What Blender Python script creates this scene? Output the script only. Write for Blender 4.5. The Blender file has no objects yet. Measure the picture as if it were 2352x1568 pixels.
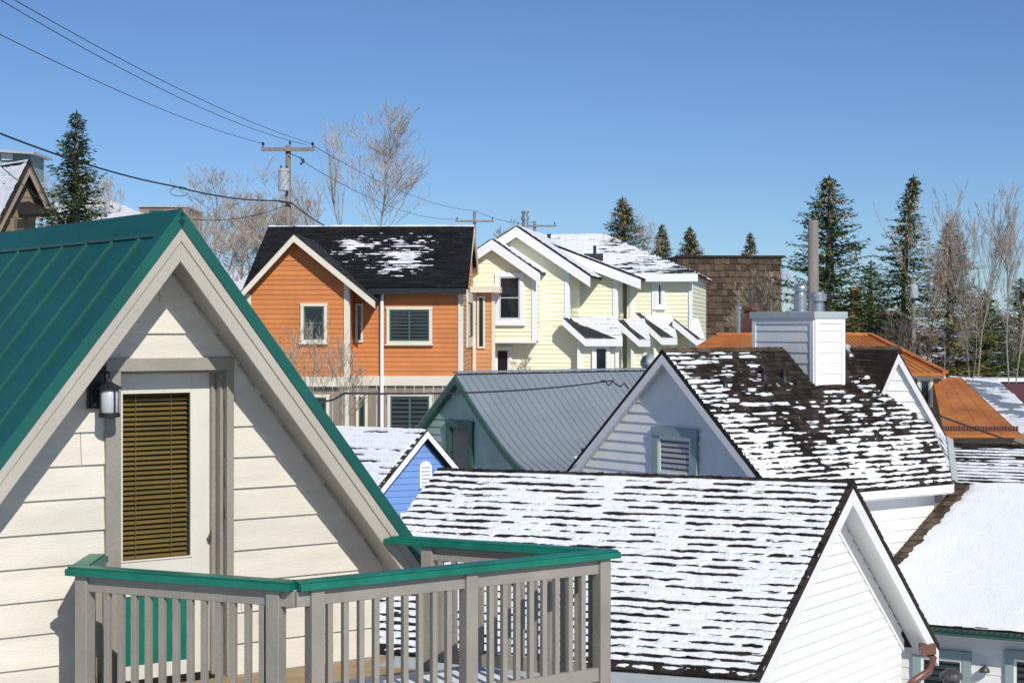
import bpy, math, random
import numpy as np
from mathutils import Vector as V
rng = random.Random(7)
C = bpy.context.scene.collection
F, HY, CZ, CX = 3900.0, 750.0, 9.0, 1176.0
UP = V((0,0,1))
def P(px, py, Y): return V(((px-CX)/F*Y, Y, CZ+(HY-py)/F*Y))
def lerp(a,b,t): return a+(b-a)*t

# ---------------------------------------------------------------- materials
def mat(name, col, rough=.6, var=.15, scale=3.0, bump=.0, bscale=40, metal=0, island=0, stretch=None, spec=.5, col2=None, dirt=None):
    m = bpy.data.materials.new(name); m.use_nodes = True
    nt = m.node_tree; N = nt.nodes; L = nt.links
    b = N['Principled BSDF']
    b.inputs['Roughness'].default_value = rough; b.inputs['Metallic'].default_value = metal
    b.inputs['Specular IOR Level'].default_value = spec
    tc = N.new('ShaderNodeTexCoord'); mp = N.new('ShaderNodeMapping'); L.new(tc.outputs['Object'], mp.inputs[0])
    if stretch: mp.inputs['Scale'].default_value = stretch
    nz = N.new('ShaderNodeTexNoise'); nz.inputs['Scale'].default_value = scale; nz.inputs['Detail'].default_value = 6; nz.inputs['Roughness'].default_value = .65
    L.new(mp.outputs[0], nz.inputs['Vector'])
    r = N.new('ShaderNodeValToRGB'); L.new(nz.outputs[0], r.inputs[0])
    c2 = col2 or tuple(c*(1-var) for c in col)
    c1 = tuple(min(1,c*(1+var*.5)) for c in col)
    r.color_ramp.elements[0].position = .3; r.color_ramp.elements[0].color = (*c2,1)
    r.color_ramp.elements[1].position = .7; r.color_ramp.elements[1].color = (*c1,1)
    out = r.outputs[0]
    if dirt:
        n2 = N.new('ShaderNodeTexNoise'); n2.inputs['Scale'].default_value = dirt[1]; n2.inputs['Detail'].default_value = 8
        L.new(mp.outputs[0], n2.inputs['Vector'])
        rr = N.new('ShaderNodeValToRGB'); rr.color_ramp.elements[0].position = dirt[2]; rr.color_ramp.elements[1].position = dirt[2]+.12
        L.new(n2.outputs[0], rr.inputs[0])
        mx = N.new('ShaderNodeMixRGB'); L.new(rr.outputs[0], mx.inputs[0]); L.new(out, mx.inputs[1]); mx.inputs[2].default_value = (*dirt[0],1); out = mx.outputs[0]
    if island:
        g = N.new('ShaderNodeNewGeometry'); mm = N.new('ShaderNodeMapRange'); L.new(g.outputs['Random Per Island'], mm.inputs[0])
        mm.inputs['To Min'].default_value = 1-island; mm.inputs['To Max'].default_value = 1+island
        hs = N.new('ShaderNodeHueSaturation'); L.new(mm.outputs[0], hs.inputs['Value']); L.new(out, hs.inputs['Color']); out = hs.outputs[0]
    L.new(out, b.inputs['Base Color'])
    if bump:
        n3 = N.new('ShaderNodeTexNoise'); n3.inputs['Scale'].default_value = bscale; n3.inputs['Detail'].default_value = 5
        L.new(mp.outputs[0], n3.inputs['Vector'])
        bp = N.new('ShaderNodeBump'); bp.inputs['Strength'].default_value = bump; bp.inputs['Distance'].default_value = .02
        L.new(n3.outputs[0], bp.inputs['Height']); L.new(bp.outputs[0], b.inputs['Normal'])
    return m
M = {}
M['cream'] = mat('cream_paint', (.71,.665,.57), .55, .12, 1.3, .3, 30, island=.05, stretch=(1,1,6))
M['tan'] = mat('tan_trim_paint', (.30,.275,.23), .55, .16, 2.5, .25, 40, island=.06)
M['fascia'] = mat('fascia_paint', (.45,.41,.34), .5, .08, 2, .15, 30)
M['greenmetal'] = mat('green_metal', (.008,.100,.080), .42, .22, 1.2, .06, 6, spec=.4)
M['greenpaint'] = mat('green_paint', (.006,.17,.115), .38, .3, 5, .2, 30)
M['doorwhite'] = mat('door_paint', (.68,.66,.58), .4, .06, 2, .1, 20)
M['blind'] = mat('blind_slats', (.17,.12,.035), .4, .2, 3)
M['dark'] = mat('dark_interior', (.012,.012,.012), .6)
M['black'] = mat('black_metal', (.018,.019,.022), .4, .2, 8)
M['lampglass'] = mat('frosted_glass', (.50,.53,.56), .25, .1, 5)
M['glass'] = mat('window_glass', (.012,.018,.022), .06, .3, .5, spec=.6)
M['glassblind'] = mat('blind_grey', (.045,.055,.055), .4, .2, 3)
M['louvre'] = mat('louvre_grey', (.5,.52,.54), .4, .1, 3)
M['deckwood'] = mat('deck_wood', (.38,.27,.15), .7, .3, 5, .3, 30, island=.12)
M['white'] = mat('white_paint', (.83,.82,.79), .5, .06, 2, .2, 25, island=.02)
M['whitegrey'] = mat('white_trim', (.81,.80,.78), .5, .06, 2)
M['shingle'] = mat('weathered_shingle', (.034,.027,.022), .85, .45, 3, .5, 60, island=.6, spec=.2)
M['shingle2'] = mat('brown_shingle', (.10,.073,.05), .85, .4, 3, .5, 60, island=.45, spec=.2)
M['asphalt'] = mat('asphalt_shingle', (.015,.016,.018), .85, .4, 6, .5, 60, island=.45, spec=.2)
M['asphaltgrey'] = mat('grey_asphalt_shingle', (.045,.047,.052), .85, .3, 6, .5, 60, island=.4, spec=.2)
M['orange'] = mat('orange_paint', (.57,.195,.048), .6, .14, 1.2, .1, 20, island=.07)
M['orangepalelit'] = mat('pale_and_sunlit_orange', (.60,.27,.11), .6, .14, 1.2, .1, 20, island=.06)  # paler orange for the bay; the side wall's sunlit tone is painted in
M['beige'] = mat('beige_trim', (.70,.65,.53), .55, .08, 2)
M['brownboard'] = mat('brown_board_siding', (.27,.215,.165), .7, .15, 2, island=.1)
M['yellow'] = mat('pale_yellow_paint', (.88,.87,.64), .6, .05, 1, island=.03)
M['whitetrim'] = mat('bright_white_trim', (.84,.86,.87), .5, .04, 1)
M['sage'] = mat('sage_paint', (.40,.54,.46), .6, .1, 2, island=.04)
M['darkgreen'] = mat('dark_green_trim', (.04,.12,.085), .5, .2, 3)
M['greymetal'] = mat('grey_metal_roof', (.25,.29,.33), .42, .12, .8, .05, 5, metal=.1)
M['blue'] = mat('blue_paint', (.16,.31,.66), .6, .1, 2, island=.05)
M['blueframe'] = mat('grey_green_frame', (.27,.36,.35), .55, .1, 3)
M['rust'] = mat('rust_metal', (.56,.21,.05), .5, .3, 1.0, .1, 8, metal=.1, col2=(.38,.12,.03))
M['darkred'] = mat('dark_red_metal', (.10,.035,.035), .5, .3, 1.5)
M['maroon'] = mat('maroon_paint', (.09,.02,.035), .5, .2, 2)
M['brick'] = mat('brick', (.30,.15,.10), .8, .3, 8)
M['steel'] = mat('galvanised_steel', (.42,.44,.46), .35, .2, 5, metal=.7)
M['darksteel'] = mat('dark_metal_cowl', (.12,.11,.11), .4, .2, 5, metal=.5)
M['steelpaint'] = mat('grey_paint_steel', (.42,.46,.47), .4, .15, 3)
M['pole'] = mat('weathered_pole', (.25,.225,.20), .85, .35, 3, .5, 40, stretch=(6,6,.5))
M['wire'] = mat('wire_black', (.02,.02,.024), .5)
M['wirelight'] = mat('wire_bright', (.5,.5,.5), .5)
M['copper'] = mat('brown_downpipe', (.16,.07,.05), .35, .2, 4)
M['snow'] = mat('snow', (.80,.82,.85), .65, .06, 5, .7, 26, spec=.3)
M['bark'] = mat('grey_bark', (.32,.28,.24), .9, .3, 3)
M['twig'] = mat('bare_twigs', (.44,.365,.28), .9, .3, .8, island=.3)
M['twigdark'] = mat('dark_twigs', (.30,.25,.20), .9, .3, .8, island=.35)
M['needle'] = mat('spruce_needles', (.115,.165,.045), .7, .5, .6, island=.6, col2=(.035,.065,.022), spec=.2)
M['needleyel'] = mat('yellowish_needles', (.23,.20,.06), .7, .5, .7, island=.55, col2=(.075,.095,.03), spec=.2)
M['cone'] = mat('brown_cones', (.30,.20,.08), .7, .3, 2, island=.3)
M['brownwall'] = mat('olive_brown_siding', (.22,.175,.11), .7, .2, 2, island=.1)
M['redtrunk'] = mat('reddish_bark', (.28,.14,.07), .9, .3, 3)

# ---------------------------------------------------------------- mesh builder
class MB:
    def __init__(s): s.v=[]; s.f=[]
    def poly(s, pts):
        i=len(s.v); s.v+= [tuple(p) for p in pts]; s.f.append(tuple(range(i,i+len(pts))))
    def hexa(s, a):
        i=len(s.v); s.v+=[tuple(p) for p in a]
        for q in ((3,2,1,0),(4,5,6,7),(0,1,5,4),(1,2,6,5),(2,3,7,6),(3,0,4,7)): s.f.append(tuple(i+k for k in q))
    def prism(s, lo, hi):
        n=len(lo); i=len(s.v); s.v+=[tuple(p) for p in lo]+[tuple(p) for p in hi]
        s.f.append(tuple(i+k for k in reversed(range(n)))); s.f.append(tuple(i+n+k for k in range(n)))
        for k in range(n):
            j=(k+1)%n; s.f.append((i+k,i+j,i+n+j,i+n+k))
    def box(s, fr, u0,u1,n0,n1,z0,z1):
        s.hexa([fr.pt(u0,n1,z0),fr.pt(u1,n1,z0),fr.pt(u1,n0,z0),fr.pt(u0,n0,z0),fr.pt(u0,n1,z1),fr.pt(u1,n1,z1),fr.pt(u1,n0,z1),fr.pt(u0,n0,z1)])
    def slab(s, q, t):
        nn=(q[1]-q[0]).cross(q[2]-q[0]).normalized()
        if nn.z<0: nn=-nn
        s.prism([p-nn*t for p in q],[p for p in q])
    def bar(s, a,b,w,h,up=UP):
        d=(b-a).normalized(); sd=d.cross(up)
        if sd.length<1e-4: sd=V((1,0,0))
        sd.normalize(); u2=sd.cross(d).normalized()
        o=[(-w/2,-h/2),(w/2,-h/2),(w/2,h/2),(-w/2,h/2)]
        s.prism([a+sd*x+u2*y for x,y in o],[b+sd*x+u2*y for x,y in o])
    def tube(s, pts, r, k=8, caps=True):
        if not isinstance(r,(list,tuple)): r=[r]*len(pts)
        i0=len(s.v)
        for i,p in enumerate(pts):
            d=(pts[min(i+1,len(pts)-1)]-pts[max(i-1,0)]).normalized()
            a=d.cross(UP if abs(d.z)<.95 else V((1,0,0))).normalized(); b=d.cross(a)
            for j in range(k):
                t=2*math.pi*j/k; q=p+a*(math.cos(t)*r[i])+b*(math.sin(t)*r[i]); s.v.append((q.x,q.y,q.z))
        for i in range(len(pts)-1):
            for j in range(k):
                jj=(j+1)%k; s.f.append((i0+i*k+j,i0+i*k+jj,i0+(i+1)*k+jj,i0+(i+1)*k+j))
        if caps:
            s.f.append(tuple(i0+j for j in reversed(range(k)))); s.f.append(tuple(i0+(len(pts)-1)*k+j for j in range(k)))
    def lathe(s, c, prof, k=20):
        s.tube([V((c.x,c.y,c.z+z)) for r,z in prof],[max(r,.001) for r,z in prof],k)
    def build(s, name, m, parent=None, smooth=False, bevel=0, base=None):
        root=parent
        while root is not None and root.parent: root=root.parent
        b=root.location if root is not None else (base or V((0,0,0)))
        me=bpy.data.meshes.new(name)
        a=np.array(s.v,dtype=float).reshape(-1,3)-np.array(b)
        me.from_pydata(a.tolist(),[],s.f); me.materials.append(m)
        if smooth: me.polygons.foreach_set('use_smooth',[True]*len(me.polygons))
        me.update()
        o=bpy.data.objects.new(name,me); C.objects.link(o)
        if parent is not None: o.parent=parent
        elif base is not None: o.location=base
        if bevel:
            bv=o.modifiers.new('bevel','BEVEL'); bv.width=bevel; bv.segments=2; bv.limit_method='ANGLE'
        return o
def tag(o,label,cat,group=None):
    o['label']=label; o['category']=cat
    if group: o['group']=group
    return o
def thing(name,label,cat,loc,group=None):
    o=bpy.data.objects.new(name,None); C.objects.link(o); o.location=loc; o.empty_display_size=.3
    return tag(o,label,cat,group)
class Frame:
    def __init__(s,O,d):
        s.O=V((O[0],O[1],0)); s.d=V((d[0],d[1],0)).normalized(); s.n=V((s.d.y,-s.d.x,0))
    def pt(s,u,n,z): q=s.O+s.d*u+s.n*n; return V((q.x,q.y,z))
    def ray(s,px,py,off=0):
        k=(px-CX)/F; Y=(s.n.dot(s.O)+off)/(s.n.x*k+s.n.y); p=V((k*Y,Y,0))
        return (p-s.O).dot(s.d), CZ+(HY-py)/F*Y
    def rect(s,x0,y0,x1,y1,off=0):
        xm=(x0+x1)/2
        return s.ray(x0,y0,off)[0], s.ray(x1,y0,off)[0], s.ray(xm,y1,off)[1], s.ray(xm,y0,off)[1]
    def side(s,u,n): return Frame(s.pt(u,n,0),-s.n)
def frame_at(px,Y,d): return Frame(((px-CX)/F*Y,Y),d)
def along(p,d,px):
    k=(px-CX)/F; return (k*p.y-p.x)/(d.x-k*d.y)
def onplane(px,py,p0,nrm):
    d=V(((px-CX)/F,1,(HY-py)/F)); o=V((0,0,CZ)); t=(p0-o).dot(nrm)/d.dot(nrm); return o+d*t
def clip(poly,a,b,c):
    out=[]
    for i in range(len(poly)):
        p=poly[i]; q=poly[(i+1)%len(poly)]; fp=a*p[0]+b*p[1]-c; fq=a*q[0]+b*q[1]-c
        if fp<=0: out.append(p)
        if (fp<0<fq) or (fq<0<fp):
            t=fp/(fp-fq); out.append((p[0]+(q[0]-p[0])*t,p[1]+(q[1]-p[1])*t))
    return out
def siding(mb,fr,poly,exp,th,off=0,z0=None,breaks=0):
    if len(poly)<3: return
    zs=[p[1] for p in poly]; z=min(zs) if z0 is None else z0
    while z<max(zs):
        q=clip(clip(poly,0,-1,-z),0,1,z+exp)
        pieces=[q]
        if breaks and len(q)>=3 and rng.random()<breaks:
            us=[p[0] for p in q]; uc=rng.uniform(min(us),max(us))
            pieces=[clip(q,1,0,uc-.002),clip(q,-1,0,-uc-.002)]
        for q in pieces:
            if len(q)>=3 and max(p[1] for p in q)-min(p[1] for p in q)>.004:
                lip=rng.uniform(-.0015,.0015)*th/.02
                f=lambda p: off+th*(1-(p[1]-z)/exp)+lip*(1-(p[1]-z)/exp)+.002
                mb.prism([fr.pt(p[0],off-.03,p[1]) for p in q],[fr.pt(p[0],f(p),p[1]) for p in q])
        z+=exp
def quadpt(R0,R1,E1,E0,u,v): return lerp(lerp(E0,E1,u),lerp(R0,R1,u),v)
def shingles(mb,R0,R1,E1,E0,exp,sw,th,jit=.15):
    nn=(E1-E0).cross(R0-E0).normalized()
    if nn.z<0: nn=-nn
    U=((E1-E0).length+(R1-R0).length)/2; W=((R0-E0).length+(R1-E1).length)/2
    rows=max(2,int(W/exp)); e=1/rows
    for r in range(rows):
        u=-rng.random()*sw/U
        while u<1:
            w=sw/U*rng.uniform(.6,1.35); a=max(u,0); b=min(u+w,1)-.006/U; u+=w
            if b-a<.01/U: continue
            v0=r*e+rng.uniform(-jit,jit)*e*.5; v1=min(r*e+1.35*e,1.0)
            t0=th*rng.uniform(1.4,2.2); t1=th*.4
            p=[quadpt(R0,R1,E1,E0,a,v0),quadpt(R0,R1,E1,E0,b,v0),quadpt(R0,R1,E1,E0,b,v1),quadpt(R0,R1,E1,E0,a,v1)]
            mb.prism([p[0]+nn*(t0-th),p[1]+nn*(t0-th),p[2],p[3]],[p[0]+nn*t0,p[1]+nn*t0,p[2]+nn*t1,p[3]+nn*t1])
def vn(x,y,s):
    xi=np.floor(x); yi=np.floor(y); fx=x-xi; fy=y-yi; fx=fx*fx*(3-2*fx); fy=fy*fy*(3-2*fy)
    def h(i,j):
        t=np.sin(i*127.1+j*311.7+s*74.7)*43758.5453; return t-np.floor(t)
    return (h(xi,yi)*(1-fx)+h(xi+1,yi)*fx)*(1-fy)+(h(xi,yi+1)*(1-fx)+h(xi+1,yi+1)*fx)*fy
def fbm(x,y,s,o=4):
    a=0;w=.5;t=0
    for i in range(o): a=a+w*vn(x*2**i,y*2**i,s+i*3); t+=w; w*=.55
    return a/t
def snow(name,parent,R0,R1,E1,E0,cell,hf,lift=.0,base=None):
    nn=(E1-E0).cross(R0-E0).normalized()
    if nn.z<0: nn=-nn
    U=((E1-E0).length+(R1-R0).length)/2; W=((R0-E0).length+(R1-E1).length)/2
    nu=int(U/cell); nv=int(W/cell)
    u,v=np.meshgrid(np.linspace(0,1,nu+1),np.linspace(0,1,nv+1))
    h=hf(u*U,v*W,u,v)
    h=np.clip(h,-.03,None)
    A=lambda p:np.array(p)[None,None,:]
    uu=u[...,None]; vv=v[...,None]
    p=(A(E0)*(1-uu)+A(E1)*uu)*(1-vv)+(A(R0)*(1-uu)+A(R1)*uu)*vv+A(nn)*(h+lift)[...,None]
    idx=np.arange((nu+1)*(nv+1)).reshape(nv+1,nu+1)
    keep=(np.maximum.reduce([h[:-1,:-1],h[1:,:-1],h[:-1,1:],h[1:,1:]])>-.012)
    q=np.stack([idx[:-1,:-1],idx[:-1,1:],idx[1:,1:],idx[1:,:-1]],-1)[keep]
    if len(q)==0: return
    used=np.unique(q); rm=np.zeros(idx.size,int); rm[used]=np.arange(len(used)); q=rm[q]
    pts=p.reshape(-1,3)[used]
    mb=MB(); mb.v=pts.tolist(); mb.f=[tuple(t) for t in q.tolist()]
    o=mb.build(name,M['snow'],parent,smooth=True,base=base); o['kind']='stuff'; return o
def rows_snow(exp,bias,rowamp,lfamp,dip,H,seed,us=3.0,biasf=None,fine=.45,gl=.42,gf=1.0,gmin=.3,wb=1.0,ca=8,gw=.19):
    # every course carries its own run of lumps; short melt gaps open under the butts of the course above
    def f(X,Y,u,v):
        wob=wb*(.22*(fbm(X*2.7,Y*.5,seed+9,2)-.5)+.24*(fbm(X*9,Y*2,seed+12,2)-.5))
        Yr=Y/exp+wob
        row=np.floor(Yr); ph=Yr-row
        a=fbm(X*us+row*13.7,row*7.31,seed,3)-.5
        b=fbm(X*.5,Y*.9,seed+20,3)-.5
        c=fbm(X*ca,Y*13,seed+40,3)-.5
        ng=np.floor(Yr+.5)
        nxt=fbm(X*us*gf+ng*5.1,ng*3.77,seed+60,2)
        gap=np.exp(-((ph-.98)/gw)**2)+np.exp(-((ph+.02)/gw)**2)
        g=bias+rowamp*a+lfamp*b+fine*c-dip*gap*np.clip((nxt-gl)*4.5,gmin,1.3)
        if biasf is not None: g=g+biasf(u,v)
        return H*np.tanh(g*2.2)*(1.0-.3*ph)
    return f
def window(parent,fr,rc,noff,tw,mt,ms,mg,cols=1,rows=2,sill=.0,blind=None,sw=.045,proud=.05,mbl=None):
    u0,u1,z0,z1=rc
    m=MB()
    m.box(fr,u0,u0+tw,noff,noff+proud,z0,z1-tw*1.0); m.box(fr,u1-tw,u1,noff,noff+proud,z0,z1-tw)
    m.box(fr,u0-.01,u1+.01,noff,noff+proud+.01,z1-tw,z1); m.box(fr,u0+tw,u1-tw,noff,noff+proud,z0,z0+tw)
    w=m.build('window',mt,parent)
    a,b,c,d=u0+tw,u1-tw,z0+tw,z1-tw
    m=MB(); m.box(fr,a,b,noff-.01,noff+.006,c,d); m.build('pane',mg,w)
    m=MB()
    m.box(fr,a,a+sw,noff+.006,noff+.03,c,d); m.box(fr,b-sw,b,noff+.006,noff+.03,c,d)
    m.box(fr,a+sw,b-sw,noff+.006,noff+.03,c,c+sw); m.box(fr,a+sw,b-sw,noff+.006,noff+.03,d-sw,d)
    for i in range(1,cols): x=lerp(a,b,i/cols); m.box(fr,x-sw*.7,x+sw*.7,noff+.006,noff+.035,c+sw,d-sw)
    for i in range(1,rows): x=lerp(c,d,i/rows); m.box(fr,a+sw,b-sw,noff+.006,noff+.028,x-sw*.4,x+sw*.4)
    m.build('sash',ms,w)
    if sill:
        m=MB(); m.box(fr,u0-.04,u1+.04,noff,noff+proud+.06,z0-sill,z0-.002); m.build('sill',mt,w)
    if blind:
        m=MB(); n=max(4,int((d-c)/blind))
        for i in range(n):
            zz=lerp(c,d,(i+.5)/n); m.box(fr,a+sw+.002,b-sw-.002,noff+.008,noff+.018,zz-.3*(d-c)/n,zz+.3*(d-c)/n)
        m.build('blind',mbl or M['glassblind'],w)
    return w
def rake_board(mb,fr,u0,z0,u1,z1,n0,n1,depth):
    mb.prism([fr.pt(u0,n0,z0-depth),fr.pt(u1,n0,z1-depth),fr.pt(u1,n0,z1),fr.pt(u0,n0,z0)],[fr.pt(u0,n1,z0-depth),fr.pt(u1,n1,z1-depth),fr.pt(u1,n1,z1),fr.pt(u0,n1,z0)])

# ================================================================ ground
def gz(x,y):
    s=lambda t:max(0,min(1,t))**2*(3-2*max(0,min(1,t)))
    return .4+5.2*s((y-12)/110)+9*s((-x-5)/22)*s((y-45)/50)+3.2*s((x-8)/40)*s((y-90)/80)
mb=MB(); xs=[-700,-400,-200]+[-120+8*i for i in range(31)]+[200,400,700]; ys=[-40,-10]+[6*i for i in range(1,30)]+[200,260,400,700,1200]
for y in ys:
    for x in xs: mb.v.append((x,y,gz(x,y)+.25*math.sin(x*.7)*math.cos(y*.5)))
for j in range(len(ys)-1):
    for i in range(len(xs)-1):
        a=j*len(xs)+i; mb.f.append((a,a+1,a+1+len(xs),a+len(xs)))
o=mb.build('ground',mat('snowy_ground',(.16,.12,.085),.9,.3,.3,.4,3,dirt=((.8,.82,.85),.12,.40)),smooth=True); o['kind']='structure'

# ================================================================ near cream house with green roof
fr=frame_at(375,11.47,(.811,.585)); ZD=CZ-2.41
H=thing('cream_house','cream clapboard house with steep green metal roof, glazed door and wall lantern, nearest at left','house',fr.pt(0,-2,.5))
e=.42
ua,za=fr.ray(415,490,e); ue,ze=fr.ray(984,1294,e); S=(za-ze)/(ue-ua); L=ue-ua; BK=-8.0
def rz(u,drop=0): return za-S*abs(u-ua)-drop
T=.045*math.sqrt(1+S*S)
do0=fr.ray(272,900)[0]; do1=fr.ray(515,900)[0]; dtop=fr.ray(390,851)[1]
tw0=fr.ray(243,900,.04)[0]; tw1=fr.ray(537,900,.04)[0]; ttop=fr.ray(390,822,.04)[1]
FZ=.24
for sgn in (-1,1):
    Ls=L if sgn>0 else L+.5
    a=ua+sgn*Ls
    q=[fr.pt(ua,e,za),fr.pt(a,e,rz(a)),fr.pt(a,BK,rz(a)),fr.pt(ua,BK,za)]
    mb=MB(); mb.prism([p-V((0,0,T)) for p in q],q)
    R=mb.build('roof',M['greenmetal'],H)
    nn=V((0,0,1))*1+fr.d*sgn*S; nn.normalize()
    sb=MB(); n=e-.36
    while n>BK:
        A=fr.pt(ua+sgn*.1,n,rz(ua+sgn*.1))+nn*.009; B=fr.pt(a,n,rz(a))+nn*.009
        sb.bar(A,B,.012,.018,nn); n-=.46
    sb.build('standing_seam',M['greenmetal'],R)
    rb=MB(); A=fr.pt(ua,e-.05,za)+nn*.008; B=fr.pt(a,e-.05,rz(a))+nn*.008
    rb.bar(A,B,.12,.02,nn)
    A=fr.pt(ua,e+.012,za-.03); B=fr.pt(a,e+.012,rz(a)-.03); rb.bar(A,B,.02,.075,nn)
    rb.build('rake_flashing',M['greenmetal'],R)
    rc_=MB(); q=[fr.pt(ua,e+.02,za+.03),fr.pt(ua+sgn*.13,e+.02,rz(ua+sgn*.13)+.035),fr.pt(ua+sgn*.13,BK,rz(ua+sgn*.13)+.035),fr.pt(ua,BK,za+.03)]
    rc_.prism([p-V((0,0,.02)) for p in q],q); rc_.build('ridge_cap',M['greenmetal'],R)
    fb=MB(); d0=T+.02; rake_board(fb,fr,ua,za-d0,a,rz(a)-d0,e-.04,e,.22)
    rake_board(fb,fr,ua,za-d0,a,rz(a)-d0,e+.0,e+.012,.09); fb.build('fascia',M['fascia'],H,bevel=.003)
    so=MB(); d1=T+.002; q=[fr.pt(ua,e-.041,za-d1-.10),fr.pt(a,e-.041,rz(a)-d1-.10),fr.pt(a,-.3,rz(a)-d1-.10),fr.pt(ua,-.3,za-d1-.10)]
    so.prism([p-V((0,0,.03)) for p in q],q); so.build('soffit',M['fascia'],H)
    fz=MB(); b=ua+sgn*(L-.15)
    strip=[(ua+sgn*.001,za-.24),(b,rz(b)-.24),(b,rz(b)-.24-FZ),(ua+sgn*.001,za-.24-FZ)]
    for pl in ([clip(strip,0,-1,-ttop-.002)]+([clip(clip(strip,0,1,ttop),-1,0,-tw1-.002)] if sgn>0 else [clip(clip(strip,0,1,ttop),1,0,tw0-.002)])):
        if len(pl)>=3: fz.prism([fr.pt(x,0,z) for x,z in pl],[fr.pt(x,.026,z) for x,z in pl])
    fz.build('frieze_board',M['cream'],H)
wl=ua-L+.02; wr=ua+L-.22
pent=[(wl,-1),(wr,-1),(wr,rz(wr,.2)),(ua,rz(ua,.2)),(wl,rz(wl,.2))]
mb=MB(); ex=.215; z00=ZD-4.3
for pl in (clip(pent,1,0,do0),clip(pent,-1,0,-do1),clip(clip(clip(pent,1,0,do1),-1,0,-do0),0,-1,-dtop)):
    siding(mb,fr,clip(pl,0,-1,-z00),ex,.02,0,z00,.25)
siding(mb,fr,[(do0,z00),(do1,z00),(do1,ZD-.03),(do0,ZD-.03)],ex,.02,0,z00)
mb.build('wall',M['cream'],H,bevel=.0015)
mb=MB(); mb.box(fr,wr-.02,wr,-7.9,-.03,-1,rz(wr,.2)); mb.box(fr,wl,wl+.02,-7.9,-.03,-1,rz(wl,.2)); mb.box(fr,wl,wr,-7.95,-7.9,-1,rz(wl,.3)); mb.build('side_wall',M['cream'],H)
mb=MB(); mb.box(fr,tw0,do0,-.02,.045,ZD,dtop); mb.box(fr,do1,tw1,-.02,.045,ZD,dtop); mb.box(fr,tw0,tw1,-.02,.05,dtop,ttop)
mb.box(fr,do0,do0+.02,-.2,-.02,ZD,dtop-.02); mb.box(fr,do1-.02,do1,-.2,-.02,ZD,dtop-.02); mb.box(fr,do0,do1,-.2,-.02,dtop-.02,dtop)
mb.box(fr,do1-.05,do1-.02,-.13,-.09,ZD,dtop-.02)
mb.build('door_trim',M['tan'],H,bevel=.004)
DN=-.13
a=do0+.02; b=do1-.02; l0=max(a+.05,fr.ray(274,1100,DN)[0]); l1=fr.ray(440,1100,DN)[0]; lz1=fr.ray(380,898,DN)[1]; lz0=fr.ray(380,1283,DN)[1]; p1=fr.ray(380,1362,DN)[1]; p0=fr.ray(380,1520,DN)[1]
mb=MB()
mb.box(fr,a,l0,DN-.045,DN,ZD+.02,dtop-.02); mb.box(fr,l1,b,DN-.045,DN,ZD+.02,dtop-.02)
mb.box(fr,l0,l1,DN-.045,DN,lz1,dtop-.02); mb.box(fr,l0,l1,DN-.045,DN,p1,lz0); mb.box(fr,l0,l1,DN-.045,DN,ZD+.02,p0)
D=mb.build('door',M['doorwhite'],H,bevel=.003)
mb=MB(); mb.box(fr,l0,l1,DN-.03,DN-.012,p0,p1); mb.build('door_panel',M['greenpaint'],D)
mb=MB(); mb.box(fr,l0-.04,l1,DN-.12,DN-.10,lz0,lz1); mb.build('pane',M['dark'],D)
mb=MB(); n=34
for i in range(n):
    z=lerp(lz0+.02,lz1-.02,i/(n-1)); t=.013+rng.uniform(-.002,.002); sg_=rng.uniform(-.002,.002)
    q=[fr.pt(l0-.03,DN-.085,z+t),fr.pt(l1-.005,DN-.085,z+t+sg_),fr.pt(l1-.005,DN-.055,z-t*.6+sg_),fr.pt(l0-.03,DN-.055,z-t*.6)]
    mb.prism([p-V((0,0,.002)) for p in q],q)
for uu in (.25,.75): x=lerp(l0,l1,uu); mb.box(fr,x-.002,x+.002,DN-.052,DN-.050,lz0,lz1)
mb.build('blind',M['blind'],D)
mb=MB(); w=.012
mb.box(fr,l0,l0+w,DN,DN+.008,lz0,lz1); mb.box(fr,l1-w,l1,DN,DN+.008,lz0,lz1); mb.box(fr,l0+w,l1-w,DN,DN+.008,lz0,lz0+w); mb.box(fr,l0+w,l1-w,DN,DN+.008,lz1-w,lz1)
mb.build('glazing_bead',M['beige'],D)
hx,hz=fr.ray(500,1240,-.02); mb=MB(); mb.tube([fr.pt(b-.04,DN,hz),fr.pt(b-.04,DN+.035,hz)],.013,12); mb.tube([fr.pt(b-.04,DN+.035,hz-.01),fr.pt(b-.04,DN+.04,hz+.055)],.006,8); mb.build('door_handle',M['darksteel'],D)
lu,lz=fr.ray(251,918,.17)
Ln=thing('wall_lantern','black wall lantern with frosted glass cylinder beside the glazed door','lamp',fr.pt(lu,.02,lz))
pu,pz1=fr.ray(218,838,.03); _,pz0=fr.ray(218,938,.03)
mb=MB(); mb.box(fr,pu-.055,pu+.055,.021,.05,pz0,pz1); mb.box(fr,pu-.04,pu+.04,.05,.062,pz0+.015,pz1-.015); mb.build('back_plate',M['black'],Ln,bevel=.004)
_,at=fr.ray(240,857,.1)
mb=MB(); mb.tube([fr.pt(pu+.0,.06,at-.0),fr.pt(lerp(pu,lu,.5),.11,at+.01),fr.pt(lu,.165,at+.005),fr.pt(lu,.17,at-.03)],.008,8); mb.build('arm',M['black'],Ln,smooth=True)
c=fr.pt(lu,.17,0); zc=fr.ray(251,889,.17)[1]; zb=fr.ray(251,950,.17)[1]
mb=MB(); mb.lathe(V((c.x,c.y,zc)),[(.080,-.012),(.082,0),(.060,.012),(.03,.026),(.016,.038),(.01,.05)],24); mb.build('cap',M['black'],Ln,smooth=False)
mb=MB(); mb.lathe(V((c.x,c.y,zb)),[(.05,0),(.058,.01),(.058,zc-zb-.02),(.05,zc-zb-.012)],24); mb.build('glass_shade',M['lampglass'],Ln,smooth=True)
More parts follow.
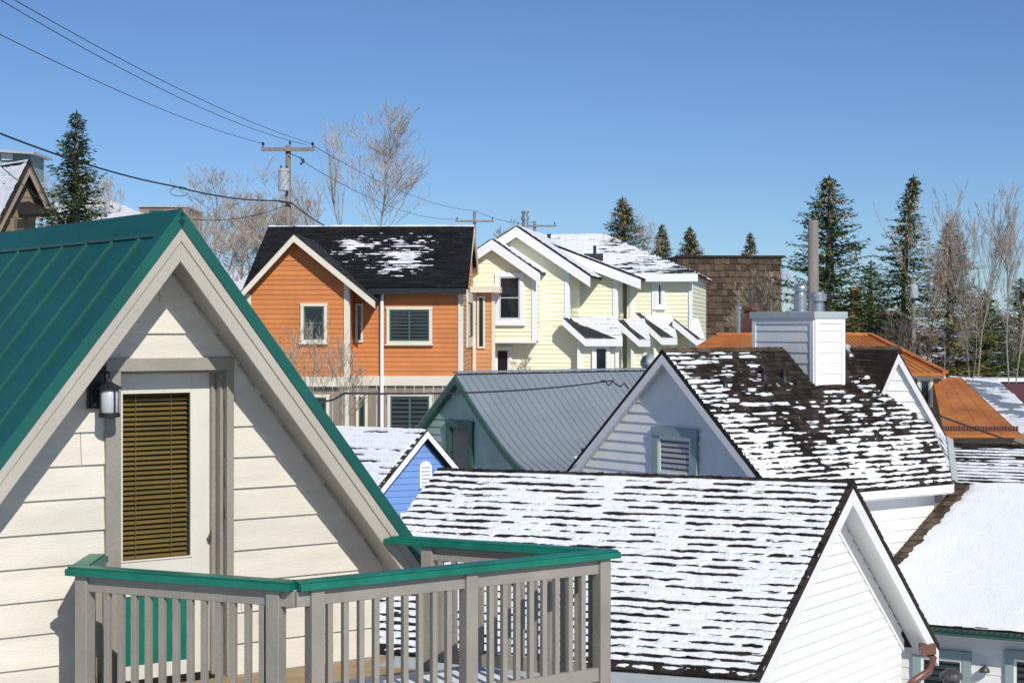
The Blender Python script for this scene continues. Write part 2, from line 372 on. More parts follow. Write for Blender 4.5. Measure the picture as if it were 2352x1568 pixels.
mb=MB(); mb.lathe(V((c.x,c.y,zb)),[(.03,-.03),(.07,-.02),(.07,.004),(.06,.008)],24)
for k in range(4):
    t=math.pi/4+k*math.pi/2; x=c+V((math.cos(t)*.066,math.sin(t)*.066,0)); mb.tube([V((x.x,x.y,zb)),V((x.x,x.y,zc))],.006,6)
mb.build('cage',M['black'],Ln)

# ================================================================ deck
HC=-1.49
def cp(px,py): Y=-HC*F/(py-HY); q=P(px,py,Y); q.z=0; return q
P1,P2,P3,P4=cp(180,1303),cp(678,1338),cp(1398,1265),cp(978,1238)
W1=fr.pt(fr.ray(222,1300)[0],.05,0)
W4=P4+(P4-P3).normalized()*.5
DK=thing('timber_deck','raised timber deck with grey balusters and green handrail in front of the cream house','deck',V((P2.x,P2.y+.8,ZD-.5)))
CAPZ=CZ+HC
def z_(p,z): return V((p.x,p.y,z))
def railseg(a,b,posts,b0=.0,b1=.0):
    d=(b-a).normalized(); Ls=(b-a).length; s=d.cross(UP)
    mb=MB()
    mb.bar(z_(a-d*b0,CAPZ-.022),z_(b+d*b1,CAPZ-.022),.145,.042)
    mb.bar(z_(a-d*b0*.9,CAPZ+.004),z_(b+d*b1*.9,CAPZ+.004),.105,.014)
    mb.build('handrail',M['greenpaint'],DK,bevel=.005)
    mb=MB(); mb.bar(z_(a,CAPZ-.095),z_(b,CAPZ-.095),.042,.09); mb.build('top_rail',M['tan'],DK,bevel=.003)
    mb=MB(); mb.bar(z_(a,ZD+.115),z_(b,ZD+.115),.042,.09); mb.build('bottom_rail',M['tan'],DK,bevel=.003)
    for t in posts:
        q=a+d*t; mb=MB(); mb.bar(z_(q,ZD-.35),z_(q,CAPZ-.046),.088,.088,d); mb.build('post',M['tan'],DK,bevel=.004)
    n=int((Ls-.1)/.103)
    for i in range(n):
        t=.07+(Ls-.14)*(i+.5)/n+rng.uniform(-.003,.003)
        if min(abs(t-x) for x in posts)<.075: continue
        q=a+d*t
        mb=MB(); mb.bar(z_(q,ZD+.16),z_(q,CAPZ-.14),.036,.036,d); mb.build('baluster',M['tan'],DK,bevel=.002)
l12=(P2-P1).length; l23=(P3-P2).length; l34=(P4-P3).length
railseg(P1,P2,[.05,l12-.13],b0=.05,b1=.0)
railseg(P2,P3,[.13,l23*.52,l23-.06],b0=.0,b1=.05)
railseg(P3,P4,[l34*.98],b0=-.07,b1=.3)
railseg(W1,P1,[.1],b0=-.08,b1=-.08)
poly=[W1-fr.n*.03,P1,P2,P3,P4,W4,fr.pt(fr.ray(900,1500)[0],.04,0),]
ctr=sum(poly,V((0,0,0)))/len(poly)
fd=Frame((P2.x,P2.y),(P3-P2).normalized())
loc=[((p-fd.O).dot(fd.d),(p-fd.O).dot(fd.n)) for p in poly]
mb=MB(); y=min(p[1] for p in loc)
while y<max(p[1] for p in loc):
    q=clip(clip(loc,0,-1,-y),0,1,y+.132)
    if len(q)>=3: mb.prism([fd.pt(a,b,ZD-.035) for a,b in q],[fd.pt(a,b,ZD) for a,b in q])
    y+=.138
mb.build('deck_boards',M['deckwood'],DK)
mb=MB()
for a,b in ((P1,P2),(P2,P3),(P3,P4)): mb.bar(z_(a,ZD-.13),z_(b,ZD-.13),.04,.19)
mb.build('rim_joist',M['tan'],DK)
for q in (P1,P2,P3):
    g=q+(ctr-q)*.06; mb=MB(); mb.bar(z_(g,0),z_(g,ZD-.1),.14,.14,fr.d); mb.build('support_post',M['tan'],DK)
s0=lerp(P2,P3,.06)+fd.n*-.15; s1=lerp(P2,P3,.95)+fd.n*-.10; back=-fd.n*1.2
def dk(X,Y,u,v):
    ed=np.minimum(np.minimum(u,1-u)*2.2,np.minimum(v,1-v)*1.6)
    return .035*np.tanh((ed+.5*(fbm(X*3,Y*3,5)-.5)-.10)*6)
A=lambda p:z_(p,ZD+.004)
snow('snow_patch',DK,A(s0+back),A(s1+back),A(s1),A(s0),.02,dk)

# ================================================================ white house with snowy shingle roof (bottom)
r_=V((.94,-.342,0)).normalized(); g_=V((.57,.82,0)).normalized()
R1=P(1962,1110,22); t=along(R1,-r_,1006); R0=R1-r_*t; zr=CZ-345/F*22.8; R1.z=zr; R0.z=zr
t=along(R1,-g_,1742); E1=R1-g_*t; E1.z=CZ+(HY-1562)/F*E1.y; E0=E1+(R0-R1)
t=along(R1,g_,2158); G1=R1+g_*t; G1.z=CZ+(HY-1482)/F*G1.y; G0=G1+(R0-R1)
B3=thing('white_house','white clapboard house under a snow covered shingle roof, gable facing right, beside the deck','house',V((R1.x-3,R1.y+1,.6)))
mb=MB(); mb.slab([R0,R1,E1,E0],.06); RF=mb.build('roof',M['shingle'],B3)
mb=MB(); shingles(mb,R0,R1,E1,E0,.125,.15,.013); mb.build('shingles',M['shingle'],RF)
mb=MB(); mb.slab([R1,R0,G0,G1],.06); RB=mb.build('roof',M['shingle'],B3)
mb=MB(); shingles(mb,R1,R0,G0,G1,.125,.2,.013); mb.build('shingles',M['shingle'],RB)
mb=MB(); n=46
for i in range(n):
    a=lerp(R0,R1,i/n); b=lerp(R0,R1,(i+1.25)/n) if i<n-1 else R1; up=V((0,0,.03+.012*rng.random()))
    for s in (-1,1):
        q=(E1-R1).normalized()*.08 if s<0 else (G1-R1).normalized()*.08
        mb.slab([a+up*.6,b+up,b+up+q,a+up*.6+q],.016)
mb.build('ridge_shingles',M['shingle'],RF)
snow('snow_cover',B3,R0,R1,E1,E0,.015,rows_snow(.128,.44,.50,.30,1.35,.036,3,2.7,lambda u,v:-1.2*(v>.985)-.7*(u>.988)-.5*np.clip((.05-v)/.05,0,1)-.10*np.clip((.35-v)/.35,0,1),.65,.42,1.0,.36,.9,8,.17),.016)
fg=Frame((R1-r_*.38).to_2d(),g_)
hE=V(((E1-R1).x,(E1-R1).y,0)).length; hG=V(((G1-R1).x,(G1-R1).y,0)).length
sE=(R1.z-E1.z)/hE; sG=(R1.z-G1.z)/hG
wallp=[(-hE+.35,0),(hG-.45,0),(hG-.45,R1.z-sG*(hG-.45)-.1),(0,R1.z-.08),(-hE+.35,R1.z-sE*(hE-.35)-.1)]
mb=MB(); siding(mb,fg,wallp,.15,.018,0,None,.1); mb.build('wall',M['white'],B3)
side=fg.pt(-hE+.35,0,0)
mb=MB(); a=side; b=side+(R0-R1)*.96; mb.prism([a,b,z_(b+g_*.1,0),z_(a+g_*.1,0)],[z_(a,E1.z+.05),z_(b,E1.z+.05),z_(b+g_*.1,E1.z+.05),z_(a+g_*.1,E1.z+.05)]); mb.build('side_wall',M['white'],B3)
ff=Frame(R1.to_2d(),g_)
mb=MB(); rake_board(mb,ff,0,R1.z-.075,-hE,E1.z-.075,-.06,-.01,.2); rake_board(mb,ff,0,R1.z-.075,hG,G1.z-.075,-.06,-.01,.22)
mb.build('fascia',M['whitegrey'],B3)
mb=MB()
for (h,s,sg) in ((hE,sE,-1),(hG,sG,1)):
    q=[ff.pt(0,-.06,R1.z-.14),ff.pt(sg*h,-.06,R1.z-.14-s*h),ff.pt(sg*h,-.5,R1.z-.14-s*h),ff.pt(0,-.5,R1.z-.14)]
    mb.prism([p-V((0,0,.02)) for p in q],q)
mb.build('soffit',M['whitegrey'],B3)
mb=MB(); rake_board(mb,fg,-.001,R1.z-.2,-hE+.4,E1.z-.2+sE*.4,.0,.03,.16); rake_board(mb,fg,.001,R1.z-.22,hG-.4,G1.z-.22+sG*.4,.0,.03,.16); mb.build('frieze_board',M['whitegrey'],B3)
mb=MB(); mb.bar(E0-V((0,0,.09)),E1-V((0,0,.09)),.03,.14); mb.build('eave_board',M['steelpaint'],B3)

# ================================================================ white house with chimney
d4=V((.80,.60,0)); e4=V((.6,-.8,0)); sc=30/27
A0=P(1520,803,30); SL=.86; HS=2.5*sc
def p4(t,s,z): q=A0+d4*t+e4*s; return V((q.x,q.y,z))
ZR=A0.z
n4=V((e4.x*SL,e4.y*SL,1)).normalized()
B4=thing('chimney_house','white house with patchy snow on dark shingle roof and a tall boxed white chimney','house',p4(3,0,.8))
zE=ZR-SL*HS
tR=along(A0,d4,2064)
RR0,RR1,EE0=p4(0,0,ZR),p4(tR,0,ZR),p4(0,HS,zE)
tE=along(p4(0,HS,0),d4,2190); EE1=p4(tE,HS,zE)
mb=MB(); mb.slab([RR0,RR1,EE1,EE0],.06)
RB4=onplane(2178,1010,A0,n4); MM=lerp(RR1,EE1,.3)
mb.slab([MM,RB4,EE1],.06); RF=mb.build('roof',M['shingle'],B4)
mb=MB(); shingles(mb,RR0,RR1,EE1,EE0,.13,.15,.014); shingles(mb,lerp(RR1,EE1,.35),RB4,EE1+d4*.02,lerp(RR1,EE1,.98),.13,.15,.014); mb.build('shingles',M['shingle'],RF)
LL0,LL1=p4(0,-HS,zE),p4(tR,-HS,zE)
mb=MB(); mb.slab([RR1,RR0,LL0,LL1],.06); mb.build('roof',M['shingle'],B4)
mb=MB()
for s,q in ((1,(EE0-RR0).normalized()*.12),(-1,(LL0-RR0).normalized()*.12)):
    for i in range(40):
        a=lerp(RR0,RR1,i/40); b=lerp(RR0,RR1,min(1,(i+1.2)/40)); u=V((0,0,.03+.01*rng.random())); mb.slab([a+u*.6,b+u,b+u+q,a+u*.6+q],.015)
mb.build('ridge_shingles',M['shingle2'],RF)
def b4(u,v):
    lo=np.clip((.62-v)/.45,0,1); left=np.clip((.26-u)/.2,0,1)
    core=np.exp(-((u-.42)/.13)**2-((v-.55)/.28)**2)
    top=np.clip((v-.62)/.25,0,1)*np.clip((u-.30)/.1,0,1)
    return .30*lo+.28*left-.36*core-.36*top-1.0*(v>.97)
snow('snow_cover',B4,RR0,RR1,EE1,EE0,.018,rows_snow(.132,.10,1.3,.45,1.35,.032,11,3.2,b4,.75,.34,.9,.42,.5,6),.016)
snow('snow_patch',B4,lerp(RR1,EE1,.4),RB4,EE1+d4*.02,lerp(RR1,EE1,.98),.020,rows_snow(.132,.25,1.1,.4,1.3,.032,12,3.0,None,.75,.36,1,.42,.5,6),.016)
f4=Frame(p4(.22,0,0).to_2d(),e4); f4.n=-d4
gw=HS-.32
mb=MB(); siding(mb,f4,[(-gw,0),(gw,0),(gw,zE+.24),(0,ZR-.1),(-gw,zE+.24)],.18,.022,0,ZR-6,.1); mb.build('wall',M['white'],B4)
ff4=Frame(p4(0,0,0).to_2d(),e4); ff4.n=-d4
mb=MB()
for sg in (-1,1): rake_board(mb,ff4,0,ZR-.075,sg*HS,zE-.075,-.05,.0,.17)
mb.build('fascia',M['whitegrey'],B4)
mb=MB()
for sg in (-1,1):
    q=[ff4.pt(0,-.05,ZR-.16),ff4.pt(sg*HS,-.05,zE-.16),ff4.pt(sg*HS,-.6,zE-.16),ff4.pt(0,-.6,ZR-.16)]; mb.prism([p-V((0,0,.02)) for p in q],q)
mb.build('soffit',M['whitegrey'],B4)
mb=MB(); fs=Frame(p4(.25,gw,0).to_2d(),d4); siding(mb,fs,[(0,0),(tE-.4,0),(tE-.4,zE+.2),(0,zE+.2)],.2,.018,0,ZR-6); mb.build('side_wall',M['white'],B4)
mb=MB(); mb.bar(EE0-V((0,0,.1)),EE1-V((0,0,.1)),.03,.14); mb.bar(EE0-V((0,0,.18))-e4*.16,EE1-V((0,0,.18))-e4*.16,.3,.03); mb.build('eave_board',M['whitegrey'],B4)
window(B4,f4,f4.rect(1503,982,1606,1110,0),.02,.16,M['blueframe'],M['white'],M['glass'],1,1,0,.09,mbl=M['louvre'])
# chimney
tc=2.75*sc; s_=.7*sc
fc=Frame(p4(tc,s_,0).to_2d(),d4)
cw=.72*sc; cd=1.42*sc; ctz=CZ+30/F*31.2
CH=MB(); q0=ZR-SL*s_-.2
CH.box(fc,0,cw,-cd,0,q0-.3,ctz); ch=CH.build('chimney',M['white'],B4)
mb=MB(); siding(mb,fc,[(.09,q0),(cw-.09,q0),(cw-.09,ctz-.1),(.09,ctz-.1)],.2,.012,.004)
fl=Frame(p4(tc,s_,0).to_2d(),e4); fl.n=-d4
siding(mb,fl,[(-cd+.09,q0),(-.09,q0),(-.09,ctz-.1),(-cd+.09,ctz-.1)],.2,.012,.004); mb.build('chimney_siding',M['white'],ch)
mb=MB()
for a,b in ((0,.09),(cw-.09,cw)): mb.box(fc,a-.003,b,0,.03,q0,ctz-.09)
for a,b in ((-cd,-cd+.09),(-.09,.0)): mb.box(fl,a,b-.001,0,.03,q0,ctz-.09)
mb.box(fc,.09,cw-.09,.0,.028,ctz-.18,ctz-.09); mb.box(fl,-cd+.09,-.09,0,.028,ctz-.18,ctz-.09)
mb.build('corner_board',M['whitegrey'],ch)
mb=MB(); mb.box(fc,-.05,cw+.05,-cd-.05,.05,ctz-.09,ctz+.04); mb.build('chimney_cap',M['steelpaint'],ch,bevel=.01)
for (px,r,kind) in ((1838,.12,0),(1878,.11,1)):
    u=fc.ray(px,700,-cd*.5)[0]; c=fc.pt(u,-cd*.5,ctz+.04); mb=MB()
    if kind==0: mb.lathe(c,[(.16,0),(.16,.02),(r,.03),(r,.32),(r-.02,.36),(r-.02,.40),(r+.02,.40),(r+.02,.45),(.16,.45),(.15,.48),(.02,.53)],20)
    else: mb.lathe(c,[(r,0),(r,.2),(.17,.21),(.17,.34),(.13,.35),(.13,.38),(.02,.39)],20)
    mb.build('flue',M['steel'],ch,smooth=False)
for px,py in ((1754,868),(1800,872),(1664,888)):
    q=onplane(px,py,A0,n4); mb=MB(); mb.tube([q,q+V((0,0,.2))],.04,10); mb.tube([q-V((0,0,.05)),q+V((0,0,.06))],[.09,.05],10); mb.build('vent_pipe',M['black'],RF)
# cross gable beyond the chimney
D0=p4(along(A0,d4,1945),0,ZR)
fx=Frame(P(2064,808,31.9).to_2d(),(.97,-.25)); zX=P(2064,806,31.9).z
ap=fx.pt(0,0,zX); LB=onplane(2006,940,A0,n4); ub,zb_=fx.ray(2178,1008)
RBp=fx.pt(ub,0,zb_); ul,zl_=fx.ray(2004,945); LBp=fx.pt(ul,0,zl_)
mb=MB()
mb.prism([p-n4*.05 for p in (D0,ap,LBp)],[D0,ap,LBp]); DR=mb.build('dormer_roof',M['shingle'],B4)
mb=MB(); shingles(mb,D0+V((0,0,.01)),ap,LBp,lerp(D0,LBp,.97),.15,.16,.014); mb.build('shingles',M['shingle2'],DR)
back=V((.15,.99,0))*2.2
mb=MB(); q=[ap,ap+back,RBp+back,RBp]; mb.slab(q,.05); mb.slab([ap,D0,ap+back],.05); mb.build('dormer_roof',M['shingle'],B4)
mb=MB(); zsl=(zX-zb_)/ub; zsr=(zX-zl_)/(-ul)
siding(mb,fx,[(ul+.1,zb_-1.2),(ub-.10,zb_-1.2),(ub-.10,zX-zsl*(ub-.10)-.1),(0,zX-.12),(ul+.1,zX+zsr*(ul+.1)-.1)],.2,.018,-.08,ZR-6); mb.build('dormer_wall',M['white'],B4)
mb=MB(); rake_board(mb,fx,0,zX-.05,ul,zl_-.05,-.03,.015,.18); rake_board(mb,fx,0,zX-.05,ub,zb_-.05,-.03,.015,.18)
q=[fx.pt(0,-.03,zX-.1),fx.pt(ub,-.03,zb_-.1),fx.pt(ub,-.1,zb_-.1),fx.pt(0,-.1,zX-.1)]; mb.prism([p-V((0,0,.02)) for p in q],q); mb.build('dormer_fascia',M['whitegrey'],B4)
mb=MB(); a=D0+V((0,0,.06)); b=LBp+V((0,0,.07)); mb.bar(a,lerp(a,b,1.02),.14,.02,n4); mb.build('valley_flashing',M['steelpaint'],RF)
mb=MB(); mb.bar(RB4+n4*.05,EE1+n4*.05,.13,.02,n4); mb.build('valley_flashing',M['steelpaint'],RF)

# ================================================================ right snowy roof house
B5=thing('snow_roof_house','low house at right edge with smooth thick snow on its roof and grey green windows','house',P(2300,1500,27)-V((0,0,4)))
c5=P(2196,1112,30.8)
U0=P(2160,1016,33.2); U1=P(2560,1010,32.0); U1.z=U0.z; c6=P(2560,1120,29.6); c6.z=c5.z
e5=P(2150,1437,28.3); e6=P(2560,1470,27); e6.z=e5.z
dirE=(e5-e6).normalized(); e7=e5+dirE*1.6
mb=MB(); mb.slab([U0,U1,c6,c5],.06); RF=mb.build('roof',M['shingle'],B5)
mb=MB(); shingles(mb,U0,U1,c6,c5,.16,.16,.014)
mb.build('shingles',M['shingle'],RF)
mb=MB(); mb.slab([c5,c6,e6,e7],.06); RL=mb.build('lower_roof',M['shingle2'],B5)
mb=MB(); shingles(mb,c5,c6,e6,e7,.15,.16,.014); mb.build('shingles',M['shingle2'],RL)
snow('snow_cover',RF,U0,U1,c6,c5,.025,rows_snow(.19,.18,.9,.4,1.6,.04,51,1.6,lambda u,v:-1.3*(v>.86),.5,.34,1,.45,.6,5),.016)
def thick(X,Y,u,v):
    row=Y/.3; ph=row-np.floor(row)
    ed=np.minimum(u*9-.9+.9*(1-v), (1-v)*6+.9)
    edge=np.minimum(ed,v*14+.15)
    g=.055*np.tanh((edge+.5*(fbm(X*2.2,Y*4,61)-.5))*2)
    return g+.018*(fbm(X*1.6,Y*2.5,77)-.5)+.007*(fbm(X*9,Y*9,78,3)-.5)+.012*np.clip(v-.55,0,1)*np.cos(2*np.pi*ph)*2*(fbm(X*2,np.floor(row)*3.1,79)) 
snow('snow_cover',RL,c5,c6,e6,e7,.03,thick,.01)
f5=Frame(e5.to_2d(),(e6-e5).to_2d()); f5=Frame((e5-f5.n*.45).to_2d(),f5.d)
mb=MB(); siding(mb,f5,[(-1,0),(6,0),(6,e5.z),(-1,e5.z)],.2,.015); mb.build('wall',M['white'],B5)
mb=MB(); mb.bar(e7-V((0,0,.08)),e6-V((0,0,.08)),.05,.12); mb.build('eave_board',M['darkgreen'],B5)
mb=MB(); nq=26
for i in range(nq): a=lerp(e5,e6,i/nq)+V((0,0,-.02))+f5.n*.05; mb.tube([a,a+V((0,0,-.05)),a+f5.d*.08+V((0,0,-.04)),lerp(e5,e6,(i+1)/nq)+V((0,0,-.02))+f5.n*.05],.008,5)
mb.build('heating_cable',M['wire'],B5)
window(B5,f5,f5.rect(2098,1490,2232,1640),.02,.14,M['blueframe'],M['white'],M['glass'],1,1,0,.1)
window(B5,f5,f5.rect(2310,1495,2440,1640),.02,.14,M['blueframe'],M['white'],M['glass'],1,1,0,.1)
u,z=f5.ray(2262,1535,.1); c=f5.pt(u,.12,z); lt=thing('wall_light','small round black wall light between two grey green windows','lamp',f5.pt(u,.02,z))
mb=MB(); mb.tube([f5.pt(u,.02,z+.03),f5.pt(u,.1,z+.06),f5.pt(u,.14,z)],.012,6); mb.build('arm',M['black'],lt)
mb=MB(); mb.lathe(c,[(.09,-.05),(.08,0),(.04,.04),(.01,.05)],14); mb.build('shade',M['darksteel'],lt,smooth=True)
dp=[P(2128,1492,24.2),P(2144,1510,24.2),P(2135,1540,24.1),P(2100,1562,24),P(2075,1585,24)]
dt=thing('downpipe','curved brown downpipe below the white gable corner','pipe',dp[0]); mb=MB(); mb.tube(dp,.055,12); mb.build('pipe',M['copper'],dt,smooth=True)
mb=MB(); mb.box(Frame(dp[0].to_2d(),(1,0)),-.1,.12,-.06,.08,dp[0].z-.05,dp[0].z+.09); mb.build('rainwater_head',M['copper'],dt)
q=P(2185,1560,24.5); vt=thing('roof_vent','round dark metal vent cowl at the bottom right below the snowy roof','vent',q)
mb=MB(); mb.lathe(q,[(.12,-.6),(.12,0),(.17,.02),(.17,.06),(.14,.10),(.05,.16),(.01,.17)],20); mb.build('cowl',M['darksteel'],vt,smooth=False)

# ================================================================ generic front gable wing
def wing(H_,f,apx,apy,off,tipR,tipL,depth,over,wpx0,wpx1,zb,mw,mt,mr,exp=.14,fd=.2,side=True,shing=.2):
    a,zA=f.ray(apx,apy,off+over)
    uR,zR=f.ray(tipR[0],tipR[1],off+over); uL,zL=f.ray(tipL[0],tipL[1],off+over)
    n1=off+over; n0=off-depth
    res=[]
    for (ut,zt) in ((uR,zR),(uL,zL)):
        q=[f.pt(a,n1,zA),f.pt(a,n0,zA),f.pt(ut,n0,zt),f.pt(ut,n1,zt)]
        mb=MB(); mb.slab(q,.06); rf=mb.build('roof',mr,H_); res.append((rf,q))
        if shing: mb=MB(); shingles(mb,q[0],q[1],q[2],q[3],shing,.25,.015); mb.build('shingles',mr,rf)
    mb=MB(); rake_board(mb,f,a,zA-.03,uR,zR-.03,n1+.002,n1+.05,fd); rake_board(mb,f,a,zA-.03,uL,zL-.03,n1+.002,n1+.05,fd); mb.build('fascia',mt,H_)
    sR=(zA-zR)/(uR-a); sL=(zA-zL)/(a-uL)
    w0=f.ray(wpx0,700,off)[0]; w1=f.ray(wpx1,700,off)[0]
    mb=MB(); siding(mb,f,[(w0,zb),(w1,zb),(w1,zA-sR*(w1-a)-.1),(a,zA-.1),(w0,zA-sL*(a-w0)-.1)],exp,.02,off)
    mb.build('wall',mw,H_)
    if side:
        g=f.side(w1,off); mb=MB(); siding(mb,g,[(0,zb),(depth,zb),(depth,zA-sR*(w1-a)),(0,zA-sR*(w1-a))],exp,.02); mb.build('side_wall',mw,H_)
        mb=MB(); mb.box(f,w1-.12,w1+.025,off,off+.05,zb,zA-sR*(w1-a)-.15); mb.box(f,w1,w1+.045,off-.14,off-.001,zb,zA-sR*(w1-a)-.15); mb.build('corner_board',mt,H_)
        mb=MB(); mb.box(f,w0-.02,w0+.14,off,off+.05,zb,zA-sL*(a-w0)-.15); mb.build('corner_board',mt,H_)
    return res,a,zA

# ================================================================ orange house
f8=frame_at(1060,50,(.9995,-.03))
B8=thing('orange_house','orange clapboard house with black shingle roof, cream trimmed windows and patchy snow','house',f8.pt(-3,-3,2))
n_r=-3.9
zr8=f8.ray(1090,519,n_r)[1]; ze8=f8.ray(965,660,.4)[1]; uR8=f8.ray(1089,519,n_r)[0]; uL8=f8.ray(617,525,n_r)[0]
R=[f8.pt(uL8,n_r,zr8),f8.pt(uR8,n_r,zr8),f8.pt(uR8+.05,.4,ze8),f8.pt(uL8,.4,ze8)]
mb=MB(); mb.slab(R,.07); RF=mb.build('roof',M['asphalt'],B8)
mb=MB(); shingles(mb,*R,.2,.3,.016); mb.build('shingles',M['asphalt'],RF)
q=[f8.pt(uR8,n_r,zr8),f8.pt(uL8,n_r,zr8),f8.pt(uL8,-8.2,ze8),f8.pt(uR8,-8.2,ze8)]; mb=MB(); mb.slab(q,.07); mb.build('roof',M['asphalt'],B8)
def b8(u,v):
    return -.72+1.15*np.exp(-((u-.68)/.13)**2-((v-.38)/.2)**2)+.60*np.exp(-((u-.62)/.24)**2-((v-.68)/.2)**2)+.5*np.exp(-((u-.42)/.08)**2-((v-.58)/.3)**2)+.45*np.exp(-((u-.85)/.07)**2-((v-.8)/.12)**2)+1.0*(v>.988)-.9*(v<.1)
snow('snow_cover',B8,*R,.032,rows_snow(.15,.0,1.4,.3,1.2,.03,71,3.0,b8,1.0,.38,1,.33,.5,6),.02)
def gm(px,py,off=0): return f8.ray(px,py,off)
zb8=gm(960,863)[1]
w0=gm(800,700)[0]
mb=MB(); siding(mb,f8,[(w0,zb8),(0,zb8),(0,ze8+.15),(w0,ze8+.15)],.14,.02); mb.build('wall',M['orange'],B8)
mb=MB(); g=f8.side(0,0); siding(mb,g,[(0,zb8),(8,zb8),(8,ze8+.1),(3.9,zr8-.15),(0,ze8+.1)],.14,.02); mb.build('side_wall',M['orangepalelit'],B8)
rr=f8.side(uR8+.03,0)
mb=MB(); rake_board(mb,rr,-.4,ze8-.07,-n_r,zr8-.07,-.05,0,.2); rake_board(mb,rr,-n_r,zr8-.07,8.2,ze8-.07,-.05,0,.22); mb.build('fascia',M['beige'],B8)
mb=MB(); mb.box(f8,gm(845,660,.4)[0],uR8,.36,.41,ze8-.2,ze8-.03); mb.build('eave_board',M['black'],B8)
mb=MB(); mb.box(f8,-.1,.03,.0,.05,zb8,ze8-.1); mb.box(g,.0,.12,0,.05,zb8,ze8); mb.build('corner_board',M['beige'],B8)
res,a8,z8=wing(B8,f8,675,537,1.0,(862,690),(505,722),4.2,.4,566,800,zb8,M['orange'],M['beige'],M['asphaltgrey'],.14,.2)
mb=MB(); mb.box(f8,gm(560,860,1)[0],gm(800,860,1)[0]+.05,1.0,1.08,zb8-.28,zb8); mb.box(f8,w0,.08,0,.08,zb8-.28,zb8); mb.build('belt_board',M['beige'],B8)
mb=MB(); x=gm(566,900,.9)[0]
x1=gm(800,900,.9)[0]
while x<x1: mb.box(f8,x,x+.26,.85,.9,0,zb8-.29); x+=.28
x=w0
while x<0: mb.box(f8,x,x+.26,-.06,-.02,0,zb8-.29); x+=.28
mb.build('lower_wall',M['brownboard'],B8)
mb=MB(); mb.box(f8,x1-.1,x1+.02,.2,.93,0,zb8-.29); mb.build('corner_board',M['beige'],B8)
mb=MB(); u=gm(877,700,.12)[0]; c=f8.pt(u,.12,0); mb.tube([z_(c,ze8-.15),z_(c,1)],.055,8); mb.build('downspout',M['whitetrim'],B8)
window(B8,f8,f8.rect(691,696,752,787,1.0),1.02,.09,M['beige'],M['darkgreen'],M['glass'],1,2,.04)
window(B8,f8,f8.rect(888,704,993,790,0),.02,.09,M['beige'],M['darkgreen'],M['glass'],2,2,.04,.10,sw=.035)
window(B8,f8,f8.rect(817,697,834,786,0),.02,.06,M['beige'],M['darkgreen'],M['glass'],1,1,0,sw=.02)
window(B8,f8,f8.rect(890,902,993,1000,-.02),-.0,.09,M['beige'],M['darkgreen'],M['glass'],2,1,0,.12)
window(B8,f8,f8.rect(713,905,757,990,.9),.92,.09,M['beige'],M['darkgreen'],M['glass'],1,1)
window(B8,f8,f8.rect(818,905,845,990,-.02),0,.08,M['beige'],M['darkgreen'],M['glass'],1,1)
zt_=CZ+(HY-672)/F*53; zl2=CZ+(HY-797)/F*53
window(B8,g,(2.2,6.2,zl2,zt_),.02,.3,M['beige'],M['darkgreen'],M['glass'],1,1)
u0=f8.ray(1086,700,-5)[0]; u1=f8.ray(1136,700,-5)[0]
zt=f8.ray(1110,672,-5)[1]
mb=MB(); siding(mb,f8,[(u0,0),(u1,0),(u1,zt),(u0,zt)],.14,.02,-5); mb.build('bay_wall',M['orangepalelit'],B8)
mb=MB(); mb.box(f8,u0-.1,u1+.2,-7.5,-4.6,zt,zt+.2); mb.box(f8,u0,u0+.1,-5,-4.95,zb8,zt); mb.box(f8,u1-.1,u1+.02,-5,-4.95,zb8,zt); mb.build('bay_eave',M['beige'],B8)
window(B8,f8,f8.rect(1096,680,1114,800,-5),-4.98,.06,M['beige'],M['darkgreen'],M['glass'],1,1,sw=.02)

# ================================================================ pale yellow house
f9=frame_at(1230,56,(.985,-.17))
B9=thing('yellow_house','pale yellow clapboard townhouse with stepped white gables and snow on its roof','house',f9.pt(2,-4,2.5))
zq=f9.ray(1200,782,0)[1]
wt=M['whitetrim']
def wsnow(r,bias,seed):
    snow('snow_patch',r[0][0],*r[0][1],.05,rows_snow(.2,bias,1.0,.5,.5,.04,seed,1.2),.02)
r1=wing(B9,f9,1130,548,0,(1241,626),(1035,612),6,.3,1060,1230,zq,M['yellow'],wt,M['asphaltgrey'],.15,.34)[0]; wsnow(r1,.45,201)
mb=MB(); mb.box(f9,f9.ray(1060,780,0)[0],.03,-.02,.04,zq-.08,zq); mb.build('belt_board',wt,B9)
mb=MB(); u1=f9.ray(1345,800,-.6)[0]; siding(mb,f9,[(f9.ray(1100,800,-.6)[0],0),(u1,0),(u1,f9.ray(1300,742,-.6)[1]),(f9.ray(1100,800,-.6)[0],zq+.2)],.15,.02,-.6); mb.build('wall',M['yellow'],B9)
r2=wing(B9,f9,1186,519,-1.0,(1356,634),(1100,575),6,.3,1140,1305,0.5,M['yellow'],wt,M['asphaltgrey'],.15,.34)[0]; wsnow(r2,.8,202)
r3,a3,z3=wing(B9,f9,1262,560,-4,(1472,640),(1200,600),6,.3,1260,1416,0.5,M['yellow'],wt,M['asphaltgrey'],.15,.34); wsnow(r3,.9,203)
om=-6.0
zeM=f9.ray(1530,630,om+.4)[1]; uA=f9.ray(1340,632,om+.4)[0]; uB=f9.ray(1603,632,om+.4)[0]
zRM=f9.ray(1300,540,om-5)[1]; uC=f9.ray(1170,540,om-5)[0]; uD=f9.ray(1387,540,om-5)[0]
q=[f9.pt(uC,om-5,zRM),f9.pt(uD,om-5,zRM),f9.pt(uB,om+.4,zeM),f9.pt(uA-2.5,om+.4,zeM)]
mb=MB(); mb.slab(q,.07); RF=mb.build('roof',M['asphaltgrey'],B9)
mb=MB(); shingles(mb,*q,.2,.3,.016); mb.build('shingles',M['asphaltgrey'],RF)
